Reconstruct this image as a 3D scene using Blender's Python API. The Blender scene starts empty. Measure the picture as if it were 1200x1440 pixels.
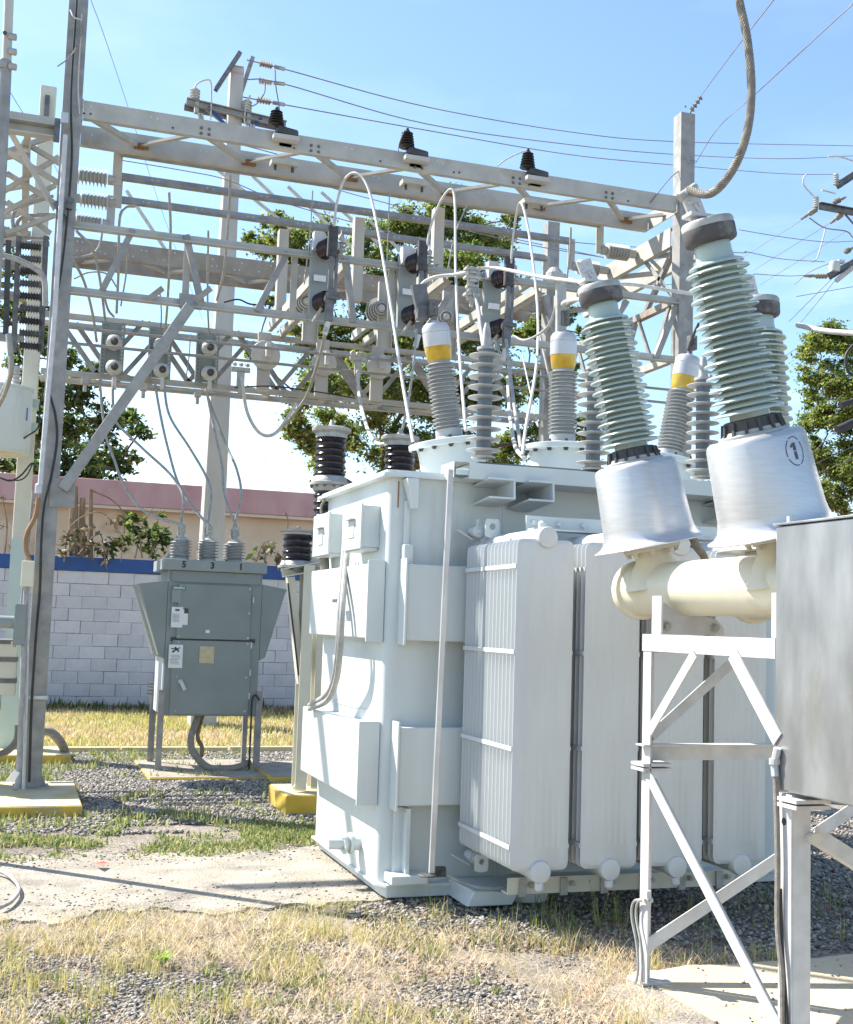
import bpy, math, random
import numpy as np
from mathutils import Vector, Matrix
random.seed(7); RNG = np.random.default_rng(11)
R = math.radians
sc = bpy.context.scene
col = sc.collection

# ---------------------------------------------------------------- camera
FOC, PITCH, ROLL, YAW, EYE = 1699.74, 0.09379604, 0.03165517, 0.3239092, 1.5   # focal length for a 1200 px wide picture
_f = Vector((math.sin(YAW)*math.cos(PITCH), math.cos(YAW)*math.cos(PITCH), math.sin(PITCH)))
_r0 = Vector((math.cos(YAW), -math.sin(YAW), 0)); _u0 = _r0.cross(_f)
_r = _r0*math.cos(ROLL) + _u0*math.sin(ROLL); _u = _u0*math.cos(ROLL) - _r0*math.sin(ROLL)
cd = bpy.data.cameras.new('camera'); cam = bpy.data.objects.new('camera', cd); col.objects.link(cam)
cd.sensor_fit = 'HORIZONTAL'; cd.sensor_width = 36; cd.lens = 36*FOC/1200; cd.clip_end = 2000; cd.clip_start = 0.05
M = Matrix((( _r.x, _u.x, -_f.x, 0), (_r.y, _u.y, -_f.y, 0), (_r.z, _u.z, -_f.z, EYE), (0, 0, 0, 1)))
cam.matrix_world = M
sc.camera = cam
# ---------------------------------------------------------------- light
SUN_AZ, SUN_EL = R(-47), R(47)
w = bpy.data.worlds.new('World'); sc.world = w; w.use_nodes = True
wn = w.node_tree.nodes; wl = w.node_tree.links; bg = wn['Background']
sky = wn.new('ShaderNodeTexSky'); sky.sky_type = 'NISHITA'; sky.sun_disc = False
sky.sun_elevation = SUN_EL; sky.sun_rotation = SUN_AZ; sky.air_density = 1.0; sky.dust_density = .5; sky.ozone_density = 1.5
# thin cloud low over the horizon
tcw = wn.new('ShaderNodeTexCoord'); mpw = wn.new('ShaderNodeMapping'); mpw.inputs['Scale'].default_value = (1.6, 1.6, 5.0)
nzw = wn.new('ShaderNodeTexNoise'); nzw.inputs['Scale'].default_value = 2.6; nzw.inputs['Detail'].default_value = 7; nzw.inputs['Roughness'].default_value = .58
crw = wn.new('ShaderNodeValToRGB'); crw.color_ramp.elements[0].position = .46; crw.color_ramp.elements[1].position = .74
sxw = wn.new('ShaderNodeSeparateXYZ'); mrw = wn.new('ShaderNodeMapRange')
mrw.inputs[1].default_value = 0.0; mrw.inputs[2].default_value = .38; mrw.inputs[3].default_value = .6; mrw.inputs[4].default_value = 0.05
mmw = wn.new('ShaderNodeMath'); mmw.operation = 'MULTIPLY'
mxw = wn.new('ShaderNodeMix'); mxw.data_type = 'RGBA'; mxw.inputs['B'].default_value = (9.5, 9.9, 10.6, 1)
wl.new(tcw.outputs['Generated'], mpw.inputs[0]); wl.new(mpw.outputs[0], nzw.inputs[0]); wl.new(nzw.outputs[0], crw.inputs[0])
wl.new(tcw.outputs['Generated'], sxw.inputs[0]); wl.new(sxw.outputs[2], mrw.inputs[0])
wl.new(crw.outputs[0], mmw.inputs[0]); wl.new(mrw.outputs[0], mmw.inputs[1])
tin = wn.new('ShaderNodeMix'); tin.data_type = 'RGBA'; tin.blend_type = 'MULTIPLY'; tin.inputs[0].default_value = 1; tin.inputs['B'].default_value = (.93, 1.0, 1.02, 1); wl.new(sky.outputs[0], tin.inputs['A'])
wl.new(mmw.outputs[0], mxw.inputs[0]); wl.new(tin.outputs['Result'], mxw.inputs['A']); wl.new(mxw.outputs['Result'], bg.inputs[0])
bg.inputs[1].default_value = 0.118
sd = bpy.data.lights.new('sun', 'SUN'); sd.energy = 5.0; sd.angle = R(.53); sd.color = (1, .94, .84)
so = bpy.data.objects.new('sun', sd); col.objects.link(so); so.location = (-20, 20, 30)
sv = Vector((-math.sin(SUN_AZ)*math.cos(SUN_EL), -math.cos(SUN_AZ)*math.cos(SUN_EL), -math.sin(SUN_EL)))
so.rotation_euler = sv.to_track_quat('-Z', 'Y').to_euler()
vs = sc.view_settings; vs.view_transform = 'Standard'; vs.look = 'None'; vs.exposure = 1.2; vs.gamma = 1; vs.use_curve_mapping = False

# ---------------------------------------------------------------- survey helpers: where a sight line meets a plane of the yard grid
def ray(px, py): return _f*FOC + _r*(px-600) - _u*(py-720)
def oy(px, py, Y):
    d = ray(px, py); t = Y/d.y; return Vector((d.x*t, Y, EYE+d.z*t))
def ox(px, py, X):
    d = ray(px, py); t = X/d.x; return Vector((X, d.y*t, EYE+d.z*t))
def oz(px, py, Z=0):
    d = ray(px, py); t = (Z-EYE)/d.z; return Vector((d.x*t, d.y*t, Z))

# ---------------------------------------------------------------- mesh builder
class MB:
    def __init__(s): s.v = []; s.f = []
    def add(s, vs_, fs):
        n = len(s.v); s.v += [tuple(p) for p in vs_]; s.f += [tuple(i+n for i in f) for f in fs]; return s
    def box(s, c, d, rot=None):
        c = Vector(c); h = Vector(d)/2; P = []
        for x in (-1, 1):
            for y in (-1, 1):
                for z in (-1, 1):
                    p = Vector((x*h.x, y*h.y, z*h.z))
                    if rot: p = rot @ p
                    P.append(c+p)
        return s.add(P, [(0,1,3,2), (4,6,7,5), (0,4,5,1), (2,3,7,6), (0,2,6,4), (1,5,7,3)])
    def bb(s, x0, x1, y0, y1, z0, z1): return s.box(((x0+x1)/2, (y0+y1)/2, (z0+z1)/2), (abs(x1-x0), abs(y1-y0), abs(z1-z0)))
    def ext(s, prof, p0, p1, up=(0,0,1)):
        p0 = Vector(p0); p1 = Vector(p1); a = (p1-p0).normalized(); up = Vector(up)
        if abs(a.dot(up)) > .99: up = Vector((0,1,0)) if abs(a.y) < .9 else Vector((1,0,0))
        U = a.cross(up).normalized(); V = U.cross(a).normalized(); n = len(prof)
        P = [p0+U*u+V*v for u, v in prof]+[p1+U*u+V*v for u, v in prof]
        F = [(i, (i+1) % n, n+(i+1) % n, n+i) for i in range(n)]+[tuple(range(n-1, -1, -1)), tuple(range(n, 2*n))]
        return s.add(P, F)
    def bar(s, p0, p1, w_, h, up=(0,0,1)): return s.ext([(-w_/2,-h/2), (w_/2,-h/2), (w_/2,h/2), (-w_/2,h/2)], p0, p1, up)
    def ang(s, p0, p1, w_, t=.008, up=(0,0,1), fx=1, fy=1):
        pr = [(0,0), (w_,0), (w_,t), (t,t), (t,w_), (0,w_)]
        pr = [(u*fx, v*fy) for u, v in pr]
        if fx*fy < 0: pr = pr[::-1]
        return s.ext(pr, p0, p1, up)
    def chan(s, p0, p1, h, w_, t=.01, up=(0,0,1), fx=1):
        pr = [(0,-h/2), (w_,-h/2), (w_,-h/2+t), (t,-h/2+t), (t,h/2-t), (w_,h/2-t), (w_,h/2), (0,h/2)]
        pr = [(u*fx, v) for u, v in pr]
        if fx < 0: pr = pr[::-1]
        return s.ext(pr, p0, p1, up)
    def ibeam(s, p0, p1, h, w_, t=.012, up=(0,1,0)):
        a = w_/2; b = h/2
        return s.ext([(-a,-b), (a,-b), (a,-b+t), (t/2,-b+t), (t/2,b-t), (a,b-t), (a,b), (-a,b), (-a,b-t), (-t/2,b-t), (-t/2,-b+t), (-a,-b+t)], p0, p1, up)
    def tube(s, pts, r, seg=8):
        pts = [Vector(p) for p in pts]; n = len(pts); rings = []; U = None
        rr = r if isinstance(r, (list, tuple)) else [r]*n
        for i, p in enumerate(pts):
            a = (pts[min(i+1, n-1)]-pts[max(i-1, 0)]).normalized()
            if U is None:
                U = a.orthogonal().normalized()
            else: U = (U-a*U.dot(a)).normalized()
            V = a.cross(U); rings += [p+(U*math.cos(2*math.pi*k/seg)+V*math.sin(2*math.pi*k/seg))*rr[i] for k in range(seg)]
        F = []
        for i in range(n-1):
            for k in range(seg): F.append((i*seg+k, i*seg+(k+1) % seg, (i+1)*seg+(k+1) % seg, (i+1)*seg+k))
        F += [tuple(range(seg-1, -1, -1)), tuple(range((n-1)*seg, n*seg))]
        return s.add(rings, F)
    def lathe(s, prof, base, axis=(0,0,1), seg=24):
        base = Vector(base); a = Vector(axis).normalized(); U = a.orthogonal().normalized(); V = a.cross(U); P = []
        for r, h in prof: P += [base+a*h+(U*math.cos(2*math.pi*k/seg)+V*math.sin(2*math.pi*k/seg))*max(r, 1e-4) for k in range(seg)]
        F = []; n = len(prof)
        for i in range(n-1):
            for k in range(seg): F.append((i*seg+k, i*seg+(k+1) % seg, (i+1)*seg+(k+1) % seg, (i+1)*seg+k))
        F += [tuple(range(seg-1, -1, -1)), tuple(range((n-1)*seg, n*seg))]
        return s.add(P, F)
    def cyl(s, p0, p1, r, seg=16):
        p0 = Vector(p0); p1 = Vector(p1); return s.lathe([(r, 0), (r, (p1-p0).length)], p0, p1-p0, seg)
    def bolt(s, p, axis, r=.012, h=.01): p = Vector(p); return s.lathe([(r*1.4, 0), (r*1.4, h*.3), (r, h*.35), (r, h)], p, axis, 6)
OFS = {}
def smooth_obj(me, ang=35):
    me.polygons.foreach_set('use_smooth', [True]*len(me.polygons))
    try: me.set_sharp_from_angle(angle=R(ang))
    except Exception: pass
def build(name, mb, mat, parent=None, smooth=False, bevel=0, ofs=None):
    o_ = OFS.get(parent.name) if parent else ofs
    o_ = Vector(o_) if o_ is not None else Vector((0,0,0))
    me = bpy.data.meshes.new(name)
    me.from_pydata([(x-o_.x, y-o_.y, z-o_.z) for x, y, z in mb.v], [], mb.f); me.validate(); me.update()
    import bmesh
    b = bmesh.new(); b.from_mesh(me); bmesh.ops.recalc_face_normals(b, faces=b.faces); b.to_mesh(me); b.free()
    if smooth: smooth_obj(me, smooth if smooth > 1 else 35)
    me.materials.append(mat)
    ob = bpy.data.objects.new(name, me); col.objects.link(ob)
    if parent: ob.parent = parent
    elif ofs is not None: ob.location = o_
    OFS[ob.name] = o_
    if bevel:
        m = ob.modifiers.new('bevel', 'BEVEL'); m.width = bevel; m.segments = 2; m.limit_method = 'ANGLE'; m.angle_limit = R(40)
    return ob
def tag(o, label=None, cat=None, group=None, kind=None):
    if label: o['label'] = label
    if cat: o['category'] = cat
    if group: o['group'] = group
    if kind: o['kind'] = kind
    return o
def thing(name, loc, label, cat, group=None):
    e = bpy.data.objects.new(name, None); e.empty_display_size = .2; e.location = loc; col.objects.link(e); OFS[e.name] = Vector(loc)
    return tag(e, label, cat, group)
def single(name, mb, mat, label, cat, group=None, smooth=False, bevel=0):
    c = Vector(mb.v[0]); return tag(build(name, mb, mat, None, smooth, bevel, ofs=c), label, cat, group)
def copy_tree(o, d, parent=None):
    c = o.copy(); col.objects.link(c); c.parent = parent
    if parent is None: c.location = o.location+Vector(d)
    OFS[c.name] = (OFS.get(o.name) or Vector((0,0,0)))+Vector(d)
    for ch in list(o.children): copy_tree(ch, d, c)
    return c
def spline(pts, n=8):
    P = [Vector(p) for p in pts]
    if len(P) < 3: return [P[0].lerp(P[-1], i/n) for i in range(n+1)]
    P = [P[0]*2-P[1]]+P+[P[-1]*2-P[-2]]; out = []
    for i in range(1, len(P)-2):
        a, b, c, d = P[i-1:i+3]
        for k in range(n):
            t = k/n; out.append(.5*((2*b)+(c-a)*t+(2*a-5*b+4*c-d)*t*t+(3*b-3*c+d-a)*t**3))
    out.append(P[-2]); return out

# ---------------------------------------------------------------- materials
def nmat(name):
    m = bpy.data.materials.new(name); m.use_nodes = True; nt = m.node_tree; return m, nt.nodes, nt.links, nt.nodes['Principled BSDF']
def srgb(c): return tuple(((x/12.92) if x <= .04045 else ((x+.055)/1.055)**2.4) for x in c)
def mat(name, c1, c2=None, scale=6, rough=.5, metal=0, bump=.0, bscale=60, stain=None, sscale=2.5, samt=.55, stretch=(1,1,1), spec=None, detail=6, flecks=0):
    """two-tone noise paint, optional stain layer (own shape), optional fine relief"""
    m, N, L, P = nmat(name); c2 = c2 or c1
    tc = N.new('ShaderNodeTexCoord'); mp = N.new('ShaderNodeMapping'); mp.inputs['Scale'].default_value = stretch; L.new(tc.outputs['Object'], mp.inputs[0])
    nz = N.new('ShaderNodeTexNoise'); nz.inputs['Scale'].default_value = scale; nz.inputs['Detail'].default_value = detail; L.new(mp.outputs[0], nz.inputs[0])
    cr = N.new('ShaderNodeValToRGB'); cr.color_ramp.elements[0].position = .35; cr.color_ramp.elements[1].position = .68
    cr.color_ramp.elements[0].color = (*c1, 1); cr.color_ramp.elements[1].color = (*c2, 1); L.new(nz.outputs[0], cr.inputs[0]); out = cr.outputs[0]
    if stain:
        n2 = N.new('ShaderNodeTexNoise'); n2.inputs['Scale'].default_value = sscale; n2.inputs['Detail'].default_value = 8; n2.inputs['Roughness'].default_value = .65; L.new(mp.outputs[0], n2.inputs[0])
        r2 = N.new('ShaderNodeValToRGB'); r2.color_ramp.elements[0].position = samt; r2.color_ramp.elements[1].position = samt+.13; L.new(n2.outputs[0], r2.inputs[0])
        mx = N.new('ShaderNodeMix'); mx.data_type = 'RGBA'; mx.inputs['B'].default_value = (*stain, 1); L.new(out, mx.inputs['A'])
        ml = N.new('ShaderNodeMath'); ml.operation = 'MULTIPLY'; ml.inputs[1].default_value = .8; L.new(r2.outputs[0], ml.inputs[0]); L.new(ml.outputs[0], mx.inputs[0]); out = mx.outputs['Result']
    L.new(out, P.inputs['Base Color']); P.inputs['Roughness'].default_value = rough; P.inputs['Metallic'].default_value = metal
    rm = N.new('ShaderNodeMapRange'); rm.inputs[3].default_value = max(rough-.1, .03); rm.inputs[4].default_value = min(rough+.14, 1); L.new(nz.outputs[0], rm.inputs[0]); L.new(rm.outputs[0], P.inputs['Roughness'])
    if spec is not None: P.inputs['Specular IOR Level'].default_value = spec
    if bump:
        nb = N.new('ShaderNodeTexNoise'); nb.inputs['Scale'].default_value = bscale; nb.inputs['Detail'].default_value = 5; L.new(mp.outputs[0], nb.inputs[0])
        bp = N.new('ShaderNodeBump'); bp.inputs['Strength'].default_value = bump; bp.inputs['Distance'].default_value = .02; L.new(nb.outputs[0], bp.inputs['Height']); L.new(bp.outputs[0], P.inputs['Normal'])
    return m
M_galv = mat('galvanised_steel', (.235,.23,.22), (.345,.335,.32), 9, .55, .25, .05, 40, (.33,.28,.20), 1.4, .62)
M_beam = mat('weathered_beam_steel', (.37,.36,.325), (.48,.465,.425), 5, .6, .12, .05, 40, (.27,.20,.12), 1.1, .60)
M_rusty = mat('rusty_beam_steel', (.27,.245,.21), (.36,.335,.29), 5, .65, .1, .08, 40, (.22,.10,.05), 1.6, .52)
M_rust = mat('rust', (.20,.09,.03), (.30,.16,.06), 20, .85, 0, .2, 60)
M_newgalv = mat('bright_galvanised_steel', (.48,.48,.48), (.60,.60,.60), 14, .5, .08, .04, 60, (.40,.39,.36), 3, .66)
M_dgalv = mat('dark_galvanised_steel', (.11,.11,.115), (.20,.20,.20), 12, .5, .4, .05, 60)
M_paint = mat('pale_green_grey_paint', (.555,.60,.595), (.595,.64,.632), 3, .38, 0, .012, 25, (.47,.49,.44), 2.6, .60, stretch=(1.6,1.6,.28))
M_rad = mat('radiator_paint', (.54,.565,.57), (.58,.605,.61), 2.5, .42, 0, .015, 22, (.50,.51,.50), 1.2, .68, stretch=(3,3,.6))
M_cab = mat('cabinet_grey_paint', (.20,.232,.222), (.235,.265,.255), 3, .45, 0, .01, 20, (.23,.25,.24), 2.2, .66)
M_cabl = mat('cabinet_lid_paint', (.24,.27,.265), (.29,.32,.31), 3, .5, 0, .01, 20)
M_cream = mat('cream_paint', (.62,.58,.44), (.68,.64,.50), 4, .4, 0, .02, 20, (.50,.44,.28), 2.2, .60)
M_beige = mat('beige_paint', (.55,.53,.44), (.62,.60,.50), 4, .5, 0, .03, 30, (.40,.34,.22), 3.5, .63)
M_alu = mat('brushed_aluminium', (.54,.535,.535), (.61,.605,.605), 7, .38, .65, .004, 40, (.46,.455,.46), 2.2, .60, stretch=(1.6,1.6,18))
M_inox = mat('stained_stainless_sheet', (.25,.255,.26), (.36,.365,.37), 4, .38, .65, .01, 40, (.24,.225,.17), 1.4, .55, stretch=(2.2,2.2,.8))
M_celadon = mat('celadon_porcelain', (.35,.435,.405), (.44,.52,.49), 5, .14, 0, .01, 12, (.46,.50,.43), 4, .62)
M_brown = mat('brown_porcelain', (.010,.006,.006), (.020,.010,.009), 6, .16, 0, .01, 12)
M_pglaze = mat('dark_red_porcelain', (.014,.004,.005), (.028,.008,.009), 6, .2)
M_sgrey = mat('grey_silicone_sheds', (.33,.34,.345), (.42,.43,.43), 8, .5, 0, .02, 30)
M_sgreyd = mat('grey_silicone_core', (.13,.155,.18), (.17,.195,.22), 8, .5)
M_wporc = mat('white_porcelain', (.44,.44,.41), (.54,.54,.51), 6, .3, 0, 0, 20, (.45,.42,.36), 4, .62)
M_white = mat('white_cap_paint', (.44,.44,.45), (.55,.55,.56), 5, .35, .3, .01, 30, (.55,.54,.50), 3, .66)
M_cast = mat('cast_fitting', (.33,.33,.31), (.46,.45,.42), 16, .55, .3, .12, 70, (.30,.26,.2), 5, .6)
M_capgrey = mat('bushing_cap_grey', (.38,.38,.36), (.46,.46,.44), 12, .6, .1, .1, 50, (.25,.24,.22), 4, .56)
M_capdark = mat('weathered_dark_band', (.055,.05,.052), (.10,.092,.09), 9, .6, .1, .1, 50, (.30,.28,.25), 4, .56)
M_iron = mat('dark_iron', (.05,.05,.052), (.09,.09,.09), 14, .6, .3, .12, 60)
M_blackp = mat('black_polymer', (.02,.02,.022), (.035,.034,.034), 9, .45)
M_black = mat('black_cable', (.02,.02,.02), (.035,.035,.035), 9, .6)
M_dkcable = mat('weathered_cable', (.20,.18,.15), (.30,.27,.23), 40, .7, 0, .3, 200)
M_cable = mat('grey_cable', (.27,.27,.26), (.38,.375,.36), 20, .6)
M_wcable = mat('white_cable', (.46,.45,.42), (.60,.585,.55), 20, .55, 0, .3, 160)
M_wire = mat('overhead_wire', (.20,.16,.19), (.26,.22,.25), 5, .6)
M_conc = mat('concrete', (.42,.41,.38), (.55,.53,.49), 4, .9, 0, .25, 60, (.33,.31,.27), 1.6, .58)
M_pole = mat('pole_concrete', (.40,.39,.37), (.50,.49,.46), 3, .85, 0, .15, 50, (.38,.36,.33), 1.5, .62, stretch=(1,1,.3))
M_slab = mat('dusty_slab_concrete', (.32,.28,.225), (.46,.41,.34), 3.2, .95, 0, .9, 75, (.22,.20,.175), 3.0, .50, detail=12)
M_ylw = mat('yellow_kerb_paint', (.50,.33,.035), (.62,.43,.07), 5, .75, 0, .25, 40, (.30,.27,.19), 3.6, .54)
M_ytop = mat('worn_yellow_concrete', (.50,.42,.25), (.58,.51,.35), 4, .85, 0, .3, 50, (.50,.37,.10), 3.0, .56)
M_block = mat('whitewashed_block', (.50,.495,.55), (.62,.61,.655), 2.6, .9, 0, .25, 45, (.40,.40,.47), 3.3, .62)
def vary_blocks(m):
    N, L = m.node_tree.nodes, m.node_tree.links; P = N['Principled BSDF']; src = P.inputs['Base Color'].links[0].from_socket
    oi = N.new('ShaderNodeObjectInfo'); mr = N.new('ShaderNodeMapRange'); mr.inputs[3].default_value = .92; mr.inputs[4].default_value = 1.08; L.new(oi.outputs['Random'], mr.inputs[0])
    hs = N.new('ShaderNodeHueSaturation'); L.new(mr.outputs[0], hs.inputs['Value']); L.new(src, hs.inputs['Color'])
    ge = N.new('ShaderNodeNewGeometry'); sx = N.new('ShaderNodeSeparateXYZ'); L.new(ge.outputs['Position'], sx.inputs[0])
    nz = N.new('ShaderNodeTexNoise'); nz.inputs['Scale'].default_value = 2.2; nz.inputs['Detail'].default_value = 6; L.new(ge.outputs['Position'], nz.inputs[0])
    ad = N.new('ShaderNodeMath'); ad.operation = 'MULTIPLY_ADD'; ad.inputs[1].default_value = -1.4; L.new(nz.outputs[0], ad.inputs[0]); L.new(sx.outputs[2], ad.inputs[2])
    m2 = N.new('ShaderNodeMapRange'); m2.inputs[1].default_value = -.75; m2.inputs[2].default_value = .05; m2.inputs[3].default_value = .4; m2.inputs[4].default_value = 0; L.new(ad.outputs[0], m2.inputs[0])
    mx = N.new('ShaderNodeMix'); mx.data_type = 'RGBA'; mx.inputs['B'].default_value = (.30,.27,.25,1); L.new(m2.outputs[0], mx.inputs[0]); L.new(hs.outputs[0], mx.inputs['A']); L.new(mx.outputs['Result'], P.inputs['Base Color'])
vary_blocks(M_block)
M_mortar = mat('block_mortar', (.18,.18,.22), (.36,.35,.41), 12, .95, 0, .3, 60)
M_blue = mat('blue_wall_paint', (.022,.07,.25), (.03,.09,.30), 3, .7, 0, .12, 40, (.05,.09,.2), 2.4, .62)
M_pink = mat('faded_pink_render', (.48,.25,.23), (.58,.35,.32), 2, .85, 0, .15, 40, (.32,.16,.17), 1.2, .60, stretch=(1,1,.5))
M_peach = mat('stained_peach_render', (.64,.47,.31), (.74,.58,.42), 1.5, .9, 0, .15, 40, (.48,.29,.16), .9, .55)
M_sticker = mat('sticker_white', (.70,.70,.70), (.76,.76,.76), 8, .4)
M_print = mat('print_black', (.02,.02,.02), (.03,.03,.03), 8, .5)
M_printg = mat('faded_stencil_black', (.03,.03,.03), (.12,.12,.12), 60, .6)
M_logo = mat('logo_green', (.01,.16,.13), (.015,.19,.15), 8, .4)
M_plate = mat('brass_nameplate', (.40,.36,.24), (.50,.45,.32), 20, .4, .5, 0, 20, (.30,.26,.18), 30, .6)
M_bark = mat('bark', (.10,.075,.05), (.17,.13,.09), 9, .95, 0, .6, 30, stretch=(3,3,.6))
M_deadw = mat('dead_wood', (.20,.13,.08), (.34,.24,.15), 8, .9, 0, .5, 30, stretch=(4,4,.5))
M_stone = mat('gravel_stone', (.15,.145,.14), (.40,.385,.37), 2.2, .9, 0, .2, 60)
def island_mat(name, cols, trans=0.0, rough=.6):
    m, N, L, P = nmat(name); g = N.new('ShaderNodeNewGeometry'); cr = N.new('ShaderNodeValToRGB')
    els = cr.color_ramp.elements; els[0].color = (*cols[0], 1); els[1].color = (*cols[-1], 1)
    for i, c in enumerate(cols[1:-1]): e = els.new((i+1)/(len(cols)-1)); e.color = (*c, 1)
    L.new(g.outputs['Random Per Island'], cr.inputs[0]); L.new(cr.outputs[0], P.inputs['Base Color']); P.inputs['Roughness'].default_value = rough
    if trans:
        t = N.new('ShaderNodeBsdfTranslucent'); hs = N.new('ShaderNodeHueSaturation'); hs.inputs['Value'].default_value = 1.7; hs.inputs['Saturation'].default_value = 1.05; L.new(cr.outputs[0], hs.inputs['Color']); L.new(hs.outputs[0], t.inputs[0])
        mx = N.new('ShaderNodeMixShader'); mx.inputs[0].default_value = trans; L.new(P.outputs[0], mx.inputs[1]); L.new(t.outputs[0], mx.inputs[2]); L.new(mx.outputs[0], N['Material Output'].inputs[0])
    return m
M_stone = island_mat('gravel_stone', [(.075,.07,.065), (.20,.185,.165), (.33,.31,.28), (.14,.13,.12), (.48,.44,.39), (.24,.22,.20)], 0, .9)
M_leaf = island_mat('tree_leaves', [(.04,.075,.018), (.075,.125,.028), (.15,.195,.045), (.27,.28,.065), (.055,.095,.024), (.20,.22,.05)], .5)
M_leafd = island_mat('dark_leaves', [(.03,.06,.018), (.055,.10,.025), (.12,.165,.04), (.04,.07,.02), (.18,.22,.05)], .45)
M_leafdry = island_mat('dry_vine_leaves', [(.12,.09,.06), (.20,.15,.09), (.07,.07,.035), (.05,.08,.03)], .25)
M_straw = island_mat('dry_straw', [(.56,.42,.26), (.70,.58,.38), (.42,.25,.15), (.80,.70,.52), (.60,.50,.26), (.66,.50,.36)], .2)
M_grassy = island_mat('yellow_green_grass', [(.44,.38,.15), (.34,.34,.10), (.58,.48,.23), (.50,.44,.20), (.26,.29,.08), (.62,.52,.30)], .3)
M_grassg = island_mat('green_weeds', [(.08,.13,.03), (.13,.18,.045), (.20,.25,.07), (.30,.31,.12), (.42,.36,.19), (.10,.16,.04)], .35)
M_bstraw = island_mat('brown_dead_stems', [(.22,.12,.07), (.36,.22,.12), (.16,.10,.07), (.45,.30,.18)], .1)
def amber():
    m, N, L, P = nmat('amber_oil_glass'); P.inputs['Roughness'].default_value = .06
    tc = N.new('ShaderNodeTexCoord'); nz = N.new('ShaderNodeTexNoise'); nz.inputs['Scale'].default_value = 7; L.new(tc.outputs['Object'], nz.inputs[0])
    cr = N.new('ShaderNodeValToRGB'); cr.color_ramp.elements[0].color = (.62,.34,.02,1); cr.color_ramp.elements[1].color = (.82,.62,.14,1); cr.color_ramp.elements[0].position = .35; cr.color_ramp.elements[1].position = .65
    L.new(nz.outputs[0], cr.inputs[0]); L.new(cr.outputs[0], P.inputs['Base Color']); P.inputs['Transmission Weight'].default_value = .35; P.inputs['IOR'].default_value = 1.3
    return m
M_amber = amber()
def ground_mat():
    m, N, L, P = nmat('dry_ground_soil'); P.inputs['Roughness'].default_value = .95
    tc = N.new('ShaderNodeTexCoord')
    def nz(s, d=6, r=.6):
        n = N.new('ShaderNodeTexNoise'); n.inputs['Scale'].default_value = s; n.inputs['Detail'].default_value = d; n.inputs['Roughness'].default_value = r; L.new(tc.outputs['Object'], n.inputs[0]); return n.outputs[0]
    def ramp(i, a, b, ca, cb):
        c = N.new('ShaderNodeValToRGB'); c.color_ramp.elements[0].position = a; c.color_ramp.elements[1].position = b; c.color_ramp.elements[0].color = (*ca, 1); c.color_ramp.elements[1].color = (*cb, 1); L.new(i, c.inputs[0]); return c.outputs[0]
    base = ramp(nz(1.4), .35, .7, (.26,.225,.185), (.44,.38,.31)); fine = ramp(nz(38, 4), .3, .75, (.45,.45,.45), (1.25,1.25,1.25))
    mx = N.new('ShaderNodeMix'); mx.data_type = 'RGBA'; mx.blend_type = 'MULTIPLY'; mx.inputs[0].default_value = 1; L.new(base, mx.inputs['A']); L.new(fine, mx.inputs['B']); L.new(mx.outputs['Result'], P.inputs['Base Color'])
    bp = N.new('ShaderNodeBump'); bp.inputs['Strength'].default_value = .8; bp.inputs['Distance'].default_value = .03; L.new(nz(55, 5), bp.inputs['Height']); L.new(bp.outputs[0], P.inputs['Normal'])
    return m
M_ground = ground_mat()

# ================================================================ SETTING
def fast_mesh(name, V, F):
    """V (n,3), F (m,k) numpy"""
    me = bpy.data.meshes.new(name); n, (m, k) = len(V), F.shape
    me.vertices.add(n); me.vertices.foreach_set('co', np.ascontiguousarray(V, np.float32).ravel())
    me.loops.add(m*k); me.loops.foreach_set('vertex_index', np.ascontiguousarray(F, np.int32).ravel())
    me.polygons.add(m); me.polygons.foreach_set('loop_start', np.arange(0, m*k, k, dtype=np.int32))
    try: me.polygons.foreach_set('loop_total', np.full(m, k, np.int32))
    except Exception: pass
    me.update(calc_edges=True); return me
_lat = RNG.random((64, 64))
def vnoise(x, y, s=1.0):
    x = np.asarray(x)*s; y = np.asarray(y)*s; xi = np.floor(x).astype(int); yi = np.floor(y).astype(int); fx = x-xi; fy = y-yi
    fx = fx*fx*(3-2*fx); fy = fy*fy*(3-2*fy); g = lambda a, b: _lat[a % 64, b % 64]
    return (g(xi, yi)*(1-fx)+g(xi+1, yi)*fx)*(1-fy)+(g(xi, yi+1)*(1-fx)+g(xi+1, yi+1)*fx)*fy
def fbm(x, y, s=1.0): return (vnoise(x, y, s)*.55+vnoise(x+9, y+5, s*2.1)*.3+vnoise(x+3, y+17, s*4.3)*.15)
ax = np.concatenate([[-300,-120,-50,-20,-8,-4], np.arange(-2, 9, .12), [10,13,18,30,60,140,320]])
ay = np.concatenate([[-200,-60,-15,-3,1], np.arange(2.5, 15, .12), [16,18,21,25,32,50,100,220,420]])
GX, GY = np.meshgrid(ax, ay, indexing='ij'); nearm = ((GX > -2) & (GX < 8.9) & (GY > 2.5) & (GY < 15)).astype(float)
GZ = -0.009+(fbm(GX, GY, 1.7)-.5)*.015*nearm
nx_, ny_ = GX.shape; idx = np.arange(nx_*ny_).reshape(nx_, ny_)
F = np.stack([idx[:-1,:-1].ravel(), idx[1:,:-1].ravel(), idx[1:,1:].ravel(), idx[:-1,1:].ravel()], 1)
gm = fast_mesh('ground', np.stack([GX.ravel(), GY.ravel(), GZ.ravel()], 1), F); gm.materials.append(M_ground); smooth_obj(gm, 60)
g = bpy.data.objects.new('ground', gm); col.objects.link(g); g['kind'] = 'structure'
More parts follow.
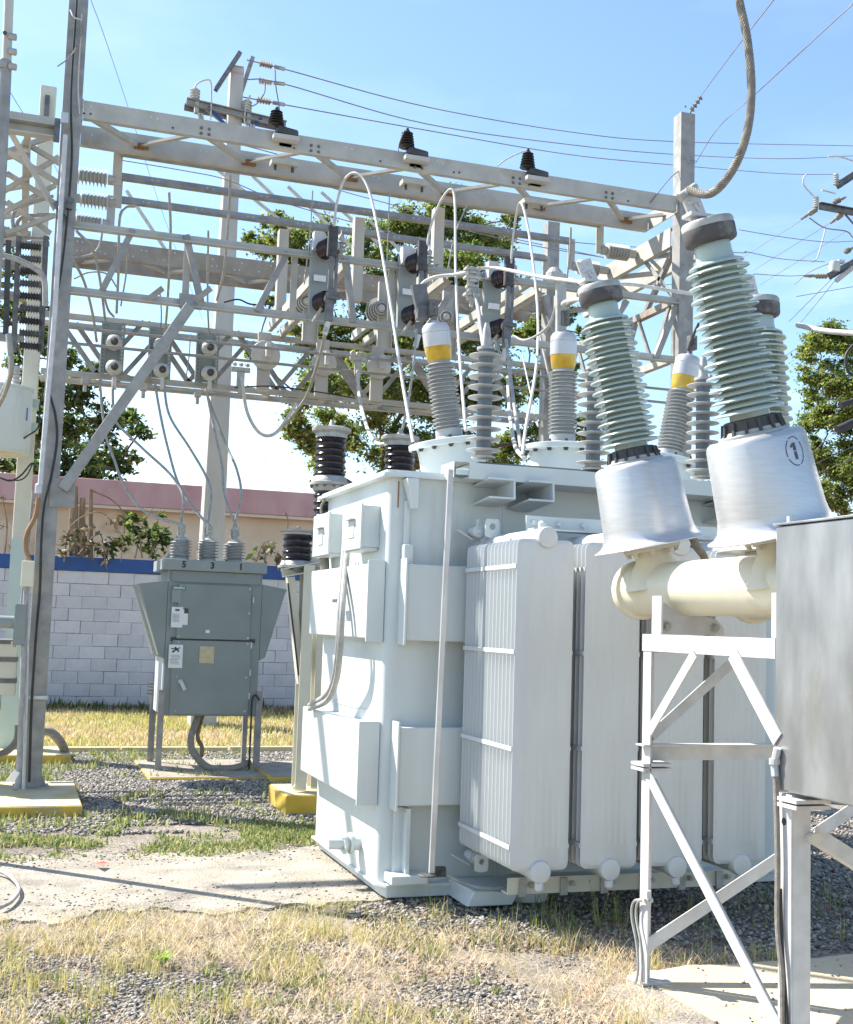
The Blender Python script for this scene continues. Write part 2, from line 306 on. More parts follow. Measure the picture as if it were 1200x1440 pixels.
def patch(name, x0, x1, y0, y1, z, m, wob=.06, n=60, thick=.05):
    """a sheet with an uneven outline, built of strips"""
    nx = max(8, int((x1-x0)/.04)); ny = 6; V = []; F = []
    for i in range(nx+1):
        x = x0+(x1-x0)*i/nx; e = min(1, min(i, nx-i)/6)
        a = y0+(float(fbm(x*3, 1.7, 1.3))-.5)*wob*4+random.uniform(-.2,.2)*wob+(1-e)*.06; b = y1+(float(fbm(x*3+7, 9.1, 1.3))-.5)*wob*4+random.uniform(-.2,.2)*wob-(1-e)*.06
        for k in range(ny+1): V.append((x, a+(b-a)*k/ny, z))
    for i in range(nx):
        for k in range(ny): q = i*(ny+1)+k; F.append((q, q+ny+1, q+ny+2, q+1))
    m0 = len(V); rim = [i*(ny+1) for i in range(nx+1)]+[nx*(ny+1)+k for k in range(1, ny+1)]+[i*(ny+1)+ny for i in range(nx-1, -1, -1)]+[k for k in range(ny-1, 0, -1)]
    V += [(V[r_][0], V[r_][1], z-thick) for r_ in rim]; n_ = len(rim)
    F += [(rim[i], rim[(i+1) % n_], m0+(i+1) % n_, m0+i) for i in range(n_)]
    mb = MB(); mb.v = V; mb.f = F
    o = build(name, mb, m); o['kind'] = 'structure'; return o
patch('concrete_apron', -6, 4.6, 6.42, 7.98, .004, M_slab, .16)
patch('breaker_pad', 2.62, 7, 1.2, 4.86, .035, mat('pale_pad_concrete', (.50,.42,.29), (.60,.51,.37), 2.5, .95, 0, .4, 60, (.40,.37,.31), 2.6, .56), .03)
patch('pad_corner', 2.38, 3.0, 3.7, 4.70, .030, M_slab, .05)
patch('lawn', -9, 16, 14.1, 20.3, .012, mat('lawn_soil', (.22,.20,.09), (.33,.29,.13), 3, .95, 0, .4, 60), .05)
kb = MB(); x = -6
while x < 14: kb.bb(x, x+1.18, 13.93, 14.03, -.05, .055+random.uniform(-.006,.006)); x += 1.2
k_ = build('kerb', kb, M_ytop, bevel=.008); k_['kind'] = 'structure'

ICO = None
def ico():
    t = (1+5**.5)/2; v = np.array([(-1,t,0),(1,t,0),(-1,-t,0),(1,-t,0),(0,-1,t),(0,1,t),(0,-1,-t),(0,1,-t),(t,0,-1),(t,0,1),(-t,0,-1),(-t,0,1)])/math.hypot(1, t)
    f = np.array([(0,11,5),(0,5,1),(0,1,7),(0,7,10),(0,10,11),(1,5,9),(5,11,4),(11,10,2),(10,7,6),(7,1,8),(3,9,4),(3,4,2),(3,2,6),(3,6,8),(3,8,9),(4,9,5),(2,4,11),(6,2,10),(8,6,7),(9,8,1)])
    return v, f
OCT = (np.array([(1,0,0),(-1,0,0),(0,1,0),(0,-1,0),(0,0,1),(0,0,-1)], float), np.array([(0,2,4),(2,1,4),(1,3,4),(3,0,4),(2,0,5),(1,2,5),(3,1,5),(0,3,5)]))
def stones(name, X, Y, S, m, base=None, z0=0.0, label=None):
    v, f = base or ico(); n = len(X); k = len(v)
    J = v[None]*(1+(RNG.random((n, k, 1))-.5)*.55)
    J = J*np.stack([RNG.uniform(.75,1.35,n), RNG.uniform(.75,1.2,n), RNG.uniform(.4,.8,n)], 1)[:, None]
    a = RNG.uniform(0, 6.283, n); b = RNG.normal(0, .35, n); ca, sa = np.cos(a), np.sin(a); cb, sb = np.cos(b), np.sin(b)
    x = J[..., 0]; y = J[..., 1]; z = J[..., 2]; y, z = y*cb[:, None]-z*sb[:, None], y*sb[:, None]+z*cb[:, None]; x, y = x*ca[:, None]-y*sa[:, None], x*sa[:, None]+y*ca[:, None]
    P = np.stack([x*S[:, None]+X[:, None], y*S[:, None]+Y[:, None], z*S[:, None]+(z0+S*.15*RNG.random(n))[:, None]], 2).reshape(-1, 3)
    Fa = (f[None]+(np.arange(n)*k)[:, None, None]).reshape(-1, 3)
    me = fast_mesh(name, P, Fa); me.materials.append(m); o = bpy.data.objects.new(name, me); col.objects.link(o)
    return tag(o, label, 'gravel', kind='stuff')
def scatter(n, x0, x1, y0, y1, dens=None):
    X = RNG.uniform(x0, x1, n); Y = RNG.uniform(y0, y1, n)
    if dens is not None: k = RNG.random(n) < dens(X, Y); X, Y = X[k], Y[k]
    return X, Y
X, Y = scatter(42000, -1.2, 4.4, 8.75, 13.9, lambda x, y: np.clip(1.2-(fbm(x, y, 1.1) > .62)*.5, 0, 1)*((y > 9.1) | (fbm(x, y, 3) > .45)))
stones('gravel', X, Y, RNG.uniform(.010, .021, len(X)), M_stone, OCT, 0, 'grey crushed gravel bed round the grey cabinet and yellow plinths')
X, Y = scatter(32000, 1.7, 9.0, 4.95, 8.9, lambda x, y: ((y > 5.40-.22*(x-2.2)+(fbm(x, y, 2)-.5)*.5) & ~((x < 2.0) & (y > 6.4))).astype(float))
stones('gravel', X, Y, RNG.uniform(.008, .018, len(X)), M_stone, OCT, .004, 'shaded grey gravel under the transformer radiators')
X, Y = scatter(19000, -.8, 2.4, 4.2, 6.0, lambda x, y: np.clip((fbm(x, y, 2.2)-.38)*6+(5.0-y)*.9-(x-1)*.5, 0, 1))
stones('gravel', X, Y, RNG.uniform(.003, .0125, len(X)), M_stone, None, 0, 'patchy grey gravel showing through the grass at the lower left')
X, Y = scatter(17000, -1, 3.9, 4.2, 6.6, lambda x, y: np.clip((fbm(x+4, y, 2.6)-.40)*5, 0, 1)*((x < 2.5) | (y > 4.9)))
stones('gravel', X, Y, RNG.uniform(.003, .009, len(X)), M_stone, OCT, 0, 'loose gravel scattered among the dry foreground grass')
X, Y = scatter(5200, -1.5, 2.2, 6.4, 8.15, lambda x, y: np.clip((fbm(x, y, 1.9)-.33)*2.6+(y > 7.6)*.5, 0, 1)*np.clip(1.25-x*.5, .15, 1))
stones('gravel', X, Y, RNG.uniform(.002, .011, len(X)), M_stone, None, .004, 'scattered stones lying on the dusty concrete apron')
X, Y = scatter(160, 2.6, 4.4, 3.6, 4.8); stones('gravel', X, Y, RNG.uniform(.003, .009, len(X)), M_stone, None, .037, 'few small stones on the pale breaker pad')

X, Y = scatter(26000, -1.5, 2.4, 6.15, 8.9, lambda x, y: np.clip(1.3-np.minimum(abs(y-6.45), abs(y-7.98))*3.2, .05, 1)*np.clip((fbm(x, y, 3.1)-.30)*3, 0, 1))
stones('grit', X, Y, RNG.uniform(.0025, .0075, len(X)), M_stone, OCT, .002, 'fine grit blending the apron edges into the yard')
def blades(name, X, Y, H, W, m, lean=.5, z0=0.0, label=None, cat='grass', flat=False):
    n = len(X); a = RNG.uniform(0, 6.283, n); l = np.abs(RNG.normal(0, lean, n)) if not flat else RNG.uniform(1.1, 1.5, n)
    dx, dy = np.cos(a), np.sin(a); wx, wy = -dy*W/2, dx*W/2; b = np.stack([X, Y, np.full(n, z0)+(RNG.random(n)*.03 if flat else 0)], 1)
    def pt(t, wd, ll):
        h = H*t; return np.stack([b[:, 0]+dx*h*np.sin(ll), b[:, 1]+dy*h*np.sin(ll), b[:, 2]+h*np.cos(ll)], 1), np.stack([wx, wy, 0*wx], 1)*wd
    c0, w0 = pt(0, 1, l); c1, w1 = pt(.55, .8, l*.7); c2, w2 = pt(1, 0, l*1.15)
    V = np.stack([c0-w0, c0+w0, c1+w1, c1-w1, c2], 1).reshape(-1, 3); k = np.arange(n)[:, None]*5
    Fa = np.concatenate([k+np.array([[0,1,2]]), k+np.array([[0,2,3]]), k+np.array([[3,2,4]])], 0)
    me = fast_mesh(name, V, Fa); me.materials.append(m); o = bpy.data.objects.new(name, me); col.objects.link(o)
    return tag(o, label, cat, kind='stuff')
def tufts(n, k, x0, x1, y0, y1, spread, dens=None):
    X, Y = scatter(n, x0, x1, y0, y1, dens); X = np.repeat(X, k)+RNG.normal(0, spread, len(X)*k); Y = np.repeat(Y, k)+RNG.normal(0, spread, len(Y)*k); return X, Y
dfront = lambda x, y: np.clip(.25+(fbm(x+2, y+1, 1.3)-.40)*4+(x-1.0)*.22, 0, 1)*(y < 6.45+(fbm(x, y, 2)-.5)*.5)*np.clip((4.93+(x < 2.5)*9)-y+20*(y > 4.93), 0, 1)
dry = lambda x, y: np.clip(.27+(x-.8)*.13+(y-4.9)*.22+(fbm(x+2, y+1, 2.1)-.42)*5, 0, .85)*(y < 6.3-.62*np.clip(x-1.15, 0, 3)+(fbm(x, y, 2)-.5)*.5)*((x < 2.55) | (y > 4.85))
X, Y = tufts(5200, 9, -1.2, 4.6, 3.9, 6.5, .022, dry); blades('dry_grass', X, Y, RNG.uniform(.012, .055, len(X)), RNG.uniform(.001, .0028, len(X)), M_straw, .9, -.01, 'dry straw coloured grass across the foreground')
X, Y = tufts(4600, 5, -1.2, 4.2, 3.9, 6.4, .04, dry); blades('dry_grass', X, Y, RNG.uniform(.04, .20, len(X)), RNG.uniform(.001, .0024, len(X)), M_straw, .3, .0, 'flattened dead grass stems lying over the foreground', flat=True)
X, Y = tufts(2000, 12, -1.5, 3.0, 5.65, 6.45, .028, lambda x, y: np.clip((fbm(x, y, 2)-.25)*2.6, 0, 1)*np.clip(1.5-abs(y-6.05)*2.2, 0, 1)*np.clip(2.3-x, .15, 1)); blades('yellow_grass', X, Y, RNG.uniform(.02, .075, len(X)), RNG.uniform(.0015, .003, len(X)), M_grassy, .6, -.01, 'yellow green grass strip along the dusty apron')
X, Y = tufts(1500, 14, -1.2, 3.6, 4.1, 5.9, .022, lambda x, y: (fbm(x+11, y+3, 3.2) > .52)*(y < 6.2-.5*np.clip(x-1.15, 0, 3))*((x < 2.5) | (y > 4.85))); blades('yellow_grass', X, Y, RNG.uniform(.03, .13, len(X)), RNG.uniform(.002, .0045, len(X)), M_grassy, .4, -.01, 'fresh yellow green tufts in the dry foreground grass')
X, Y = tufts(520, 16, -1.0, 3.0, 4.1, 5.6, .02, lambda x, y: (fbm(x+21, y+13, 3.2) > .55)*((x < 2.5) | (y > 4.85))); blades('green_weeds', X, Y, RNG.uniform(.02, .06, len(X)), RNG.uniform(.004, .010, len(X)), M_grassg, .7, -.01, 'small bright green weeds in the foreground gravel', 'weeds')
X, Y = tufts(7500, 8, -1.6, 2.6, 7.85, 9.3, .03, lambda x, y: np.clip(1.1-abs(y-8.45)*1.5, 0, 1)*np.clip((fbm(x, y, 2.6)-.38)*5, 0, 1)); blades('green_weeds', X, Y, RNG.uniform(.015, .05, len(X)), RNG.uniform(.007, .017, len(X)), M_grassg, 1.0, 0, 'low green weeds between the apron and the gravel bed', 'weeds')
X, Y = tufts(2600, 9, -1.4, 2.8, 9.0, 13.8, .04, lambda x, y: np.clip((fbm(x+5, y, 1.6)-.44)*5+(y > 13)*.6, 0, 1)*np.clip(1.3-x*.4, .1, 1)); blades('green_weeds', X, Y, RNG.uniform(.03, .09, len(X)), RNG.uniform(.007, .014, len(X)), M_grassg, .8, 0, 'green weeds growing through the gravel bed beside the yellow plinth', 'weeds')
X, Y = tufts(13000, 5, -3.2, 8, 14.05, 20.2, .05, lambda x, y: np.clip(.55+(fbm(x, y, .9)-.35)*3, 0, 1)); blades('lawn_grass', X, Y, RNG.uniform(.04, .11, len(X)), RNG.uniform(.010, .020, len(X)), M_grassy, .45, 0, 'yellowing lawn grass in front of the whitewashed block wall')
X, Y = tufts(9000, 5, -3.2, 8, 14.05, 20.2, .05, lambda x, y: np.clip((fbm(x+7, y+2, .8)-.42)*5+(y > 18.8)*.5, 0, 1)); blades('lawn_straw', X, Y, RNG.uniform(.04, .12, len(X)), RNG.uniform(.010, .022, len(X)), M_straw, .7, 0, 'dry straw patches in the lawn before the block wall')
X, Y = tufts(3000, 5, -3.2, 8, 19.2, 20.25, .05); blades('lawn_litter', X, Y, RNG.uniform(.04, .14, len(X)), RNG.uniform(.015, .03, len(X)), M_bstraw, 1.0, 0, 'brown plant litter along the foot of the block wall')
X, Y = tufts(330, 9, -3.2, 6, 19.4, 20.2, .07, lambda x, y: fbm(x, y, 1.6) > .46); blades('wall_weeds', X, Y, RNG.uniform(.05, .24, len(X)), RNG.uniform(.02, .05, len(X)), M_leafd, 1.0, 0, 'dark weeds along the foot of the block wall', 'weeds')
X, Y = tufts(90, 9, 1.8, 4.6, 4.95, 6.1, .03, lambda x, y: y > 5.2+(fbm(x, y, 2)-.5)); blades('green_weeds', X, Y, RNG.uniform(.04, .16, len(X)), RNG.uniform(.003, .006, len(X)), M_grassg, .6, 0, 'green grass shoots in the shade below the radiators', 'weeds')
X, Y = tufts(420, 22, -1.2, 4.4, 4.0, 6.2, .035, lambda x, y: (fbm(x+31, y+9, 3.0) > .55)*((x < 2.5) | (y > 4.9))); blades('dead_stems', X, Y, RNG.uniform(.02, .10, len(X)), RNG.uniform(.001, .0028, len(X)), M_bstraw, 1.0, 0, 'reddish brown dead stems matted in the foreground grass')
# a few tall seed stalks in front of the radiators
mb = MB()
for px, h in ((838, .20), (845, .26), (862, .16), (880, .12), (770, .12), (775, .14), (868, .2), (700, .1), (1060, .1), (1075, .1)):
    b0 = oz(px, 1308); 
    for k in range(4):
        d = Vector((random.uniform(-.35, .35), random.uniform(-.2, .2), 1)).normalized(); p1 = b0+d*h*random.uniform(.6, 1); mb.tube([b0, b0.lerp(p1, .5)+Vector((.004, 0, 0)), p1], [.0018, .0015, .0008], 4)
        if h > .15: mb.lathe([(.0005,0), (.004,.006), (.0005,.016)], p1, d, 5)
tag(single('seed_stalks', mb, M_grassg, 'thin green seed stalks standing before the radiators', 'grass'), kind='stuff')
# bright little plant
mb = MB(); c0 = oz(228, 1356)
for k in range(16):
    a = k*2.4; d = Vector((math.cos(a), math.sin(a), .8+.5*random.random())); s_ = Vector((-math.sin(a), math.cos(a), 0))*.016; p1 = c0+d*.045
    mb.add([c0, c0+d*.025+s_, p1, c0+d*.025-s_], [(0,1,2,3)])
single('weed_plant', mb, island_mat('bright_leaf', [(.20,.38,.03), (.30,.46,.06)], .3), 'small bright lime green plant alone in the foreground straw', 'plant')

# ---------------------------------------------------------------- block wall
wall = thing('block_wall', (2, 20.3, 0), 'whitewashed concrete block wall with a blue painted coping band', 'wall')
BH, BL, YW = .2, .40, 20.3
build('mortar', MB().bb(-9, 40, YW+.012, YW+.15, -.1, 2.205), M_mortar, wall)
bmesh_ = []
for v in range(5):
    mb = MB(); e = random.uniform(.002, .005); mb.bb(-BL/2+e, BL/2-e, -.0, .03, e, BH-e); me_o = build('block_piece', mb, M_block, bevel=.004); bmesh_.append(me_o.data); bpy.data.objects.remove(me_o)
cnt = 0; rest = MB()
for c in range(11):
    z = c*BH
    for i in range(-24, 100):
        x = i*BL+(BL/2 if c % 2 else 0)
        if -1.35 < x < 5.05 and cnt < 299:
            o = bpy.data.objects.new('block', random.choice(bmesh_)); col.objects.link(o); o.parent = wall; o.location = (x-2+random.uniform(-.004,.004), random.uniform(-.006,.005), z+random.uniform(-.003,.003)); o.rotation_euler = (0, random.uniform(-.006,.006), 0); cnt += 1
        else: rest.bb(x-BL/2+.006, x+BL/2-.006, YW, YW+.03, z+.006, z+BH-.006)
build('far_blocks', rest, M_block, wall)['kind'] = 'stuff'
build('coping_band', MB().bb(-9, 40, YW-.035, YW+.19, 2.2, 2.43), M_blue, wall, bevel=.012)
# ---------------------------------------------------------------- building behind
bld = thing('building', (6, 24, 0), 'peach building with a faded pink parapet behind the block wall', 'building')
build('wall', MB().bb(-12, 34, 24.25, 30, 0, 3.62), M_peach, bld)
build('parapet', MB().bb(-12.2, 34.2, 24.0, 30.2, 3.62, 4.12), M_pink, bld, bevel=.02)
build('soffit', MB().bb(-12.2, 34.2, 23.98, 24.3, 3.56, 3.615), M_peach, bld)

# ---------------------------------------------------------------- trees and vines
def leaves(name, C, S, m, parent, stuff=True):
    n = len(C); Nn = RNG.normal(0, 1, (n, 3)); Nn[:, 2] = np.abs(Nn[:, 2])+.3; Nn /= np.linalg.norm(Nn, axis=1)[:, None]
    T = np.cross(Nn, RNG.normal(0, 1, (n, 3))); T /= np.linalg.norm(T, axis=1)[:, None]; B = np.cross(Nn, T); S = S[:, None]
    V = np.stack([C-T*S, C+B*S*.45-T*S*.1, C+T*S-Nn*S*.25, C-B*S*.45-T*S*.1], 1).reshape(-1, 3)
    me = fast_mesh(name, V, np.arange(4*n).reshape(n, 4)); me.materials.append(m); o = bpy.data.objects.new(name, me); col.objects.link(o)
    if parent:
        o.parent = parent; o.location = -parent.location
    return o
def cloud(blobs, per, leaf, clump=.46, sub=18):
    """blobs: (centre, radius); foliage in small clumps set on the blob's shell, with gaps between"""
    out = []; cl = []
    for c, r in blobs:
        for k in range(sub):
            d = Vector((random.gauss(0,1), random.gauss(0,1), random.gauss(0,1)*.8+.15)).normalized(); cc = c+d*r*random.uniform(.35, 1.0); rc = r*clump*random.uniform(.6, 1.25); cl.append((c, cc))
            n = int(per*(rc/.35)**2*random.uniform(.6, 1.2)); p = RNG.normal(0, 1, (n, 3)); p /= np.linalg.norm(p, axis=1)[:, None]; p *= np.abs(RNG.normal(0, .62, (n, 1)))*rc; p[:, 2] *= .62
            out.append(p+np.array(cc)[None])
    C = np.concatenate(out); return C, RNG.uniform(leaf*.6, leaf*1.3, len(C)), cl
def tree(label, Y, blobs, base, per=70, leaf=.10, m=None, trunk_r=.28, depth=1.6, **kw):
    t = thing('tree', (base[0], base[1], 0), label, 'tree'); B = []
    sc_ = Y/FOC*1.06
    for px, py, rp in blobs:
        c = oy(px, py, Y+random.uniform(-depth, depth)); B.append((c, rp*sc_))
    C, S, cl = cloud(B, per, leaf, **kw)
    leaves('crown', C, S, m or M_leaf, t)
    mb = MB(); fork = Vector((base[0]+(B[0][0].x-base[0])*.2, base[1], min(b[0].z for b in B)*.7+.6)); mb.tube([Vector((base[0], base[1], -.2)), Vector((base[0]+.05, base[1], fork.z*.5)), fork], [trunk_r, trunk_r*.8, trunk_r*.65], 10)
    build('trunk', mb, M_bark, t, smooth=True); lb = MB()
    done = [(fork, trunk_r*.5)]
    for c, r in sorted(B, key=lambda q: (q[0]-fork).length):
        c0, r0 = min(done, key=lambda q: (q[0]-c).length+(0 if q[0].z < c.z+.3 else .8)); r1 = max(r0*.72, .022)
        lb.tube([c0, c0.lerp(c, .5)+Vector((random.uniform(-.12,.12), random.uniform(-.2,.2), .08)), c], [r0*.85, (r0+r1)/2*.85, r1], 6); done.append((c, r1))
    for c, cc in random.sample(cl, min(len(cl), 110)): lb.tube([c, c.lerp(cc, .6)+Vector((0, 0, .06)), cc], [.035, .02, .008], 4)
    build('limbs', lb, M_bark, t, smooth=True); return t
tree('large dense tree behind the building above the brown insulators', 29, [
    (560,330,45),(610,310,48),(655,325,45),(690,345,34),(520,350,34),(640,380,55),(585,390,50),(690,400,36),(540,420,45),(450,330,36),(405,345,34),(435,375,34),(395,320,22),(470,400,30),
    (440,480,48),(500,490,52),(560,480,50),(620,470,50),(680,480,42),(460,540,42),(520,560,52),(590,560,55),(650,560,50),(700,560,38),(425,560,26),(415,600,24),(470,610,42),(540,620,50),(600,640,50),(650,640,46),(700,640,40),(450,655,24),(760,620,40),(740,540,36),(430,620,20),(800,640,36),(370,350,18),(350,335,12),(360,500,14),(380,430,14),(720,310,16),(820,600,30),(740,470,26)],
    (8.5, 29.5), per=330, leaf=.062, trunk_r=.22)
tree('leafy tree over the pink parapet at the left edge', 27, [
    (40,600,34),(90,610,34),(140,600,30),(180,590,24),(60,550,32),(110,545,26),(20,660,30),(70,660,34),(120,665,34),(165,660,26),(195,610,14),(150,640,26),(20,560,26),(95,510,20),(30,510,22),(60,480,22),(20,440,26),(15,380,22),(55,430,18),(15,340,14),(130,520,14),(190,645,12),(100,570,22)],
    (0.2, 27.2), per=260, leaf=.066, m=M_leafd, trunk_r=.16)
tree('broad tree at the right edge behind the numbered bushing can', 30, [
    (1150,480,34),(1185,490,34),(1220,500,45),(1150,530,36),(1190,545,40),(1160,590,40),(1200,600,44),(1170,650,40),(1210,660,44),(1150,640,30),(1190,700,36),(1160,700,30),(1240,560,50),(1250,640,50),(1135,500,20),(1060,690,26),(1000,690,22),(1145,560,20),(1290,600,60)],
    (17.5, 30.5), per=320, leaf=.065, trunk_r=.22)
# palm like fringe seen right of the second bushing
tree('small dark tree seen between the transformer bushings', 31, [(825,470,16),(800,440,18),(760,460,22),(840,500,12),(770,500,24),(800,520,16),(730,440,20)], (13.5, 31.5), per=160, leaf=.085, m=M_leafd, trunk_r=.12)
# cut stumps with dead vines above the wall
for i, (px, wd, top, lab) in enumerate(((104, .14, 684, 'thick dead trunk stub behind the wall nearest the steel post'), (114, .10, 700, 'split dead trunk stub leaning right behind the wall'), (124, .07, 688, 'thinnest dead trunk stub in the vine clump behind the wall'))):
    a = oy(px-2+i*2, 800, 20.8); a.z = 1.2; b = oy(px+i*2, top, 20.8); mb = MB(); mb.tube([a, a.lerp(b, .5)+Vector((.03, 0, 0)), b], [wd*.75, wd*.65, wd*.45], 9)
    t = thing('tree_stump', (a.x, a.y, 0), lab, 'tree stump', 'dead trunk stubs behind the wall'); build('trunk', mb, M_deadw, t, smooth=True)
def vine(label, Y, blobs, m, leaf, stems, per=40):
    t = thing('vine', (oy(blobs[0][0], blobs[0][1], Y).x, Y, 2.2), label, 'vine')
    B = [(oy(px, py, Y+random.uniform(-.12,.12)), r*Y/FOC) for px, py, r in blobs]; C, S, cl = cloud(B, per, leaf, .5, 9); leaves('foliage', C, S, m, t)
    mb = MB()
    for p in stems:
        q = spline([oy(x, y, Y+.05*random.random()) for x, y in p], 5); mb.tube(q, [.016*(1-.6*i/len(q)) for i in range(len(q))], 5)
    for c, cc in cl: mb.tube([c, cc], .006, 4)
    build('stem', mb, M_deadw, t, smooth=True); return t
vine('dry brown vine tangle hanging over the blue band beside the stumps', 20.15, [(105,760,22),(135,770,20),(165,760,18),(150,790,12),(90,780,14),(160,735,14),(125,745,14)], M_leafdry, .075, [[(90,790),(100,740),(140,720),(170,750)],[(110,780),(140,750),(150,800)],[(130,690),(160,705),(175,730),(170,790)]], 46)
vine('green leafy vine on the wall top between stumps and cabinet', 20.2, [(190,735,18),(215,745,18),(205,765,16),(235,750,12),(185,765,12),(225,725,10)], M_leafd, .085, [[(200,785),(195,750),(180,730)],[(210,785),(225,750),(240,740)]], 60)
vine('thick dark green creeper massed on the wall between stumps and cabinet', 20.35, [(180,742,20),(205,750,22),(225,758,18),(170,768,16),(240,765,14),(150,775,14),(215,770,16)], M_leafd, .075, [[(190,785),(200,740),(215,715)]], 90)
vine('brown dead leaves piled on the wall right of the cabinet', 20.3, [(375,780,14),(395,790,14),(415,795,12),(360,785,10),(385,768,8)], M_leafdry, .09, [[(360,790),(370,765),(385,760)],[(395,795),(405,740),(402,720)]], 50)
vine('small green shrub above the wall right of the cabinet', 20.5, [(372,770,9),(360,775,8),(385,765,8),(402,722,5),(70,780,12),(85,788,8)], M_leafd, .07, [[(372,790),(374,770)]], 60)
vine('thin climber with sparse leaves at the left edge of the wall', 20.4, [(5,740,10),(15,770,8),(3,700,8)], M_leafdry, .07, [[(5,790),(10,740),(4,700)]], 30)

# ================================================================ PLINTHS
def plinth(label, x0, x1, y0, y1, z, m=None):
    t = thing('concrete_plinth', ((x0+x1)/2, (y0+y1)/2, 0), label, 'plinth')
    build('painted_side', MB().bb(x0, x1, y0, y1, -.1, z-.004), M_ylw, t, bevel=.012)
    build('worn_top', MB().bb(x0+.012, x1-.012, y0+.012, y1-.012, z-.01, z), m or M_ytop, t); return t
plinth('yellow concrete plinth under the tall steel post at the left', -.6, .56, 9.50, 10.9, .085)
plinth('yellow concrete plinth under the beige support stand', 2.08, 3.1, 9.42, 10.1, .15)
plinth('small yellow plinth behind the steel post with the brown hose', -.9, .62, 12.85, 13.7, .09)
plinth('low worn slab with yellow edges below the grey cabinet', 1.25, 2.50, 11.5, 12.95, .028, M_slab)
plinth('yellow edged slab behind the beige stand', 2.35, 3.4, 11.3, 12.6, .05, M_slab)

# ================================================================ GANTRY
XL, XR, YF, YB = .20, 6.19, 10.53, 13.6
gan = thing('switchyard_gantry', (3.1, 12, 0), 'tall galvanised steel gantry of posts, girders and lattice trusses over the yard', 'steel gantry')
def post(x, y, z, m=M_galv, w_=.16, d=.15):
    mb = MB().ext([(-w_/2,-d/2), (w_/2,-d/2), (w_/2,d/2), (w_/2-.011,d/2), (w_/2-.011,-d/2+.011), (-w_/2+.011,-d/2+.011), (-w_/2+.011,d/2), (-w_/2,d/2)][::-1], (x, y, .05), (x, y, z), up=(0,1,0)); mb.bb(x-.14, x+.14, y-.13, y+.13, .04, .10)
    for sx in (-1, 1):
        for sy in (-1, 1): mb.add([(x+sx*.08, y+sy*.02, .065), (x+sx*.135, y+sy*.02, .065), (x+sx*.08, y+sy*.02, .2), (x+sx*.08, y+sy*.035, .065), (x+sx*.135, y+sy*.035, .065), (x+sx*.08, y+sy*.035, .2)], [(0,1,2), (5,4,3), (0,3,4,1), (1,4,5,2), (2,5,3,0)])
    for k in range(int(z/.55)):
        for s in (-1, 1): mb.bolt((x+s*.035, y-.0755, .8+k*.55), (0,-1,0), .009, .008)
    return build('post', mb, m, gan)
post(XL, YF, 6.80); post(XR, YF, 6.79); post(6.11, YB, 6.60)
o = build('post', MB().bb(-.085, .085, YB-.1, YB+.1, 0, 7.28), M_beige, gan, bevel=.015)
M_mint = mat('mint_base_paint', (.44,.54,.49), (.50,.59,.54), 3, .6, 0, .04, 30, (.5,.52,.46), 3, .62)
build('painted_base', MB().bb(-.09, .09, YB-.105, YB+.105, 0, 2.28), M_mint, gan)
def chord(p0, p1, h=.2, m=M_beam, fx=1): return build('girder_chord', MB().chan(p0, p1, h, .06, .009, fx=fx), m, gan)
def member(name, p0, p1, w_=.06, m=M_galv, t=.008, fx=1, fy=1, up=(0,0,1)): return build(name, MB().ang(p0, p1, w_, t, up, fx, fy), m, gan)
def gusset(p, sx=.12, sz=.10, ax='y', m=M_rust, name='gusset_plate'):
    d = {'y': (sx, .01, sz), 'x': (.01, sx, sz), 'z': (sx, sz, .01)}[ax]; mb = MB().box(p, d); n = {'y': (0,-1,0), 'x': (-1,0,0), 'z': (0,0,-1)}[ax]; p = Vector(p)
    for s in (-1, 1): mb.bolt(p+Vector((s*sx*.28 if ax != 'x' else 0, s*sx*.28 if ax == 'x' else 0, 0))+Vector(n)*.005, n, .013, .014)
    return build(name, mb, m, gan)
# front top girder: two channels with horizontal lacing
za, zb = 5.76, 5.92
chord((XL+.095, YF-.02, .5*(za+zb)), (XR-.09, YF-.02, .5*(za+zb)), zb-za, fx=-1); chord((XL+.1, YF+.57, .5*(za+zb)), (XR-.09, YF+.57, .5*(za+zb)-.012), zb-za+.024, fx=-1)
build('end_plate', MB().bb(XL+.08, XL+.092, YF-.03, YF+.63, za-.01, zb+.005), M_beam, gan); build('end_plate', MB().bb(XR-.083, XR-.071, YF-.03, YF+.63, za-.01, zb+.005), M_beam, gan)
for k in range(6):
    xr_ = .84+k
    for s in (-1, 1): member('lacing_bar', (xr_+s*.03, YF+.55, za+.045+.003*s), (xr_+s*.47, YF+.02, za+.02+.003*s), .045, M_beam, .007)
    gusset((xr_, YF+.556, za+.055), .13, .06, 'y')
    mb = MB()
    for s in (-1, 1):
        for zz in (5.76, 5.81): mb.bolt((xr_+.5+s*.035, YF-.021, zz+.03), (0,-1,0), .011, .012)
    if xr_+.5 < 6.1: build('bolt_group', mb, M_dgalv, gan)
# back girder, rusty
for dy in (0, .47): chord((XL+.0, YB+dy, 5.55), (6.03, YB+dy, 5.55), m=M_rusty, fx=-1)
for k in range(12):
    x = .5+k*.47; s = 1 if k % 2 else -1; member('lacing_bar', (x, YB+(.03 if s > 0 else .44), 5.475), (x+.44, YB+(.44 if s > 0 else .03), 5.475), .045, M_beam, .007)
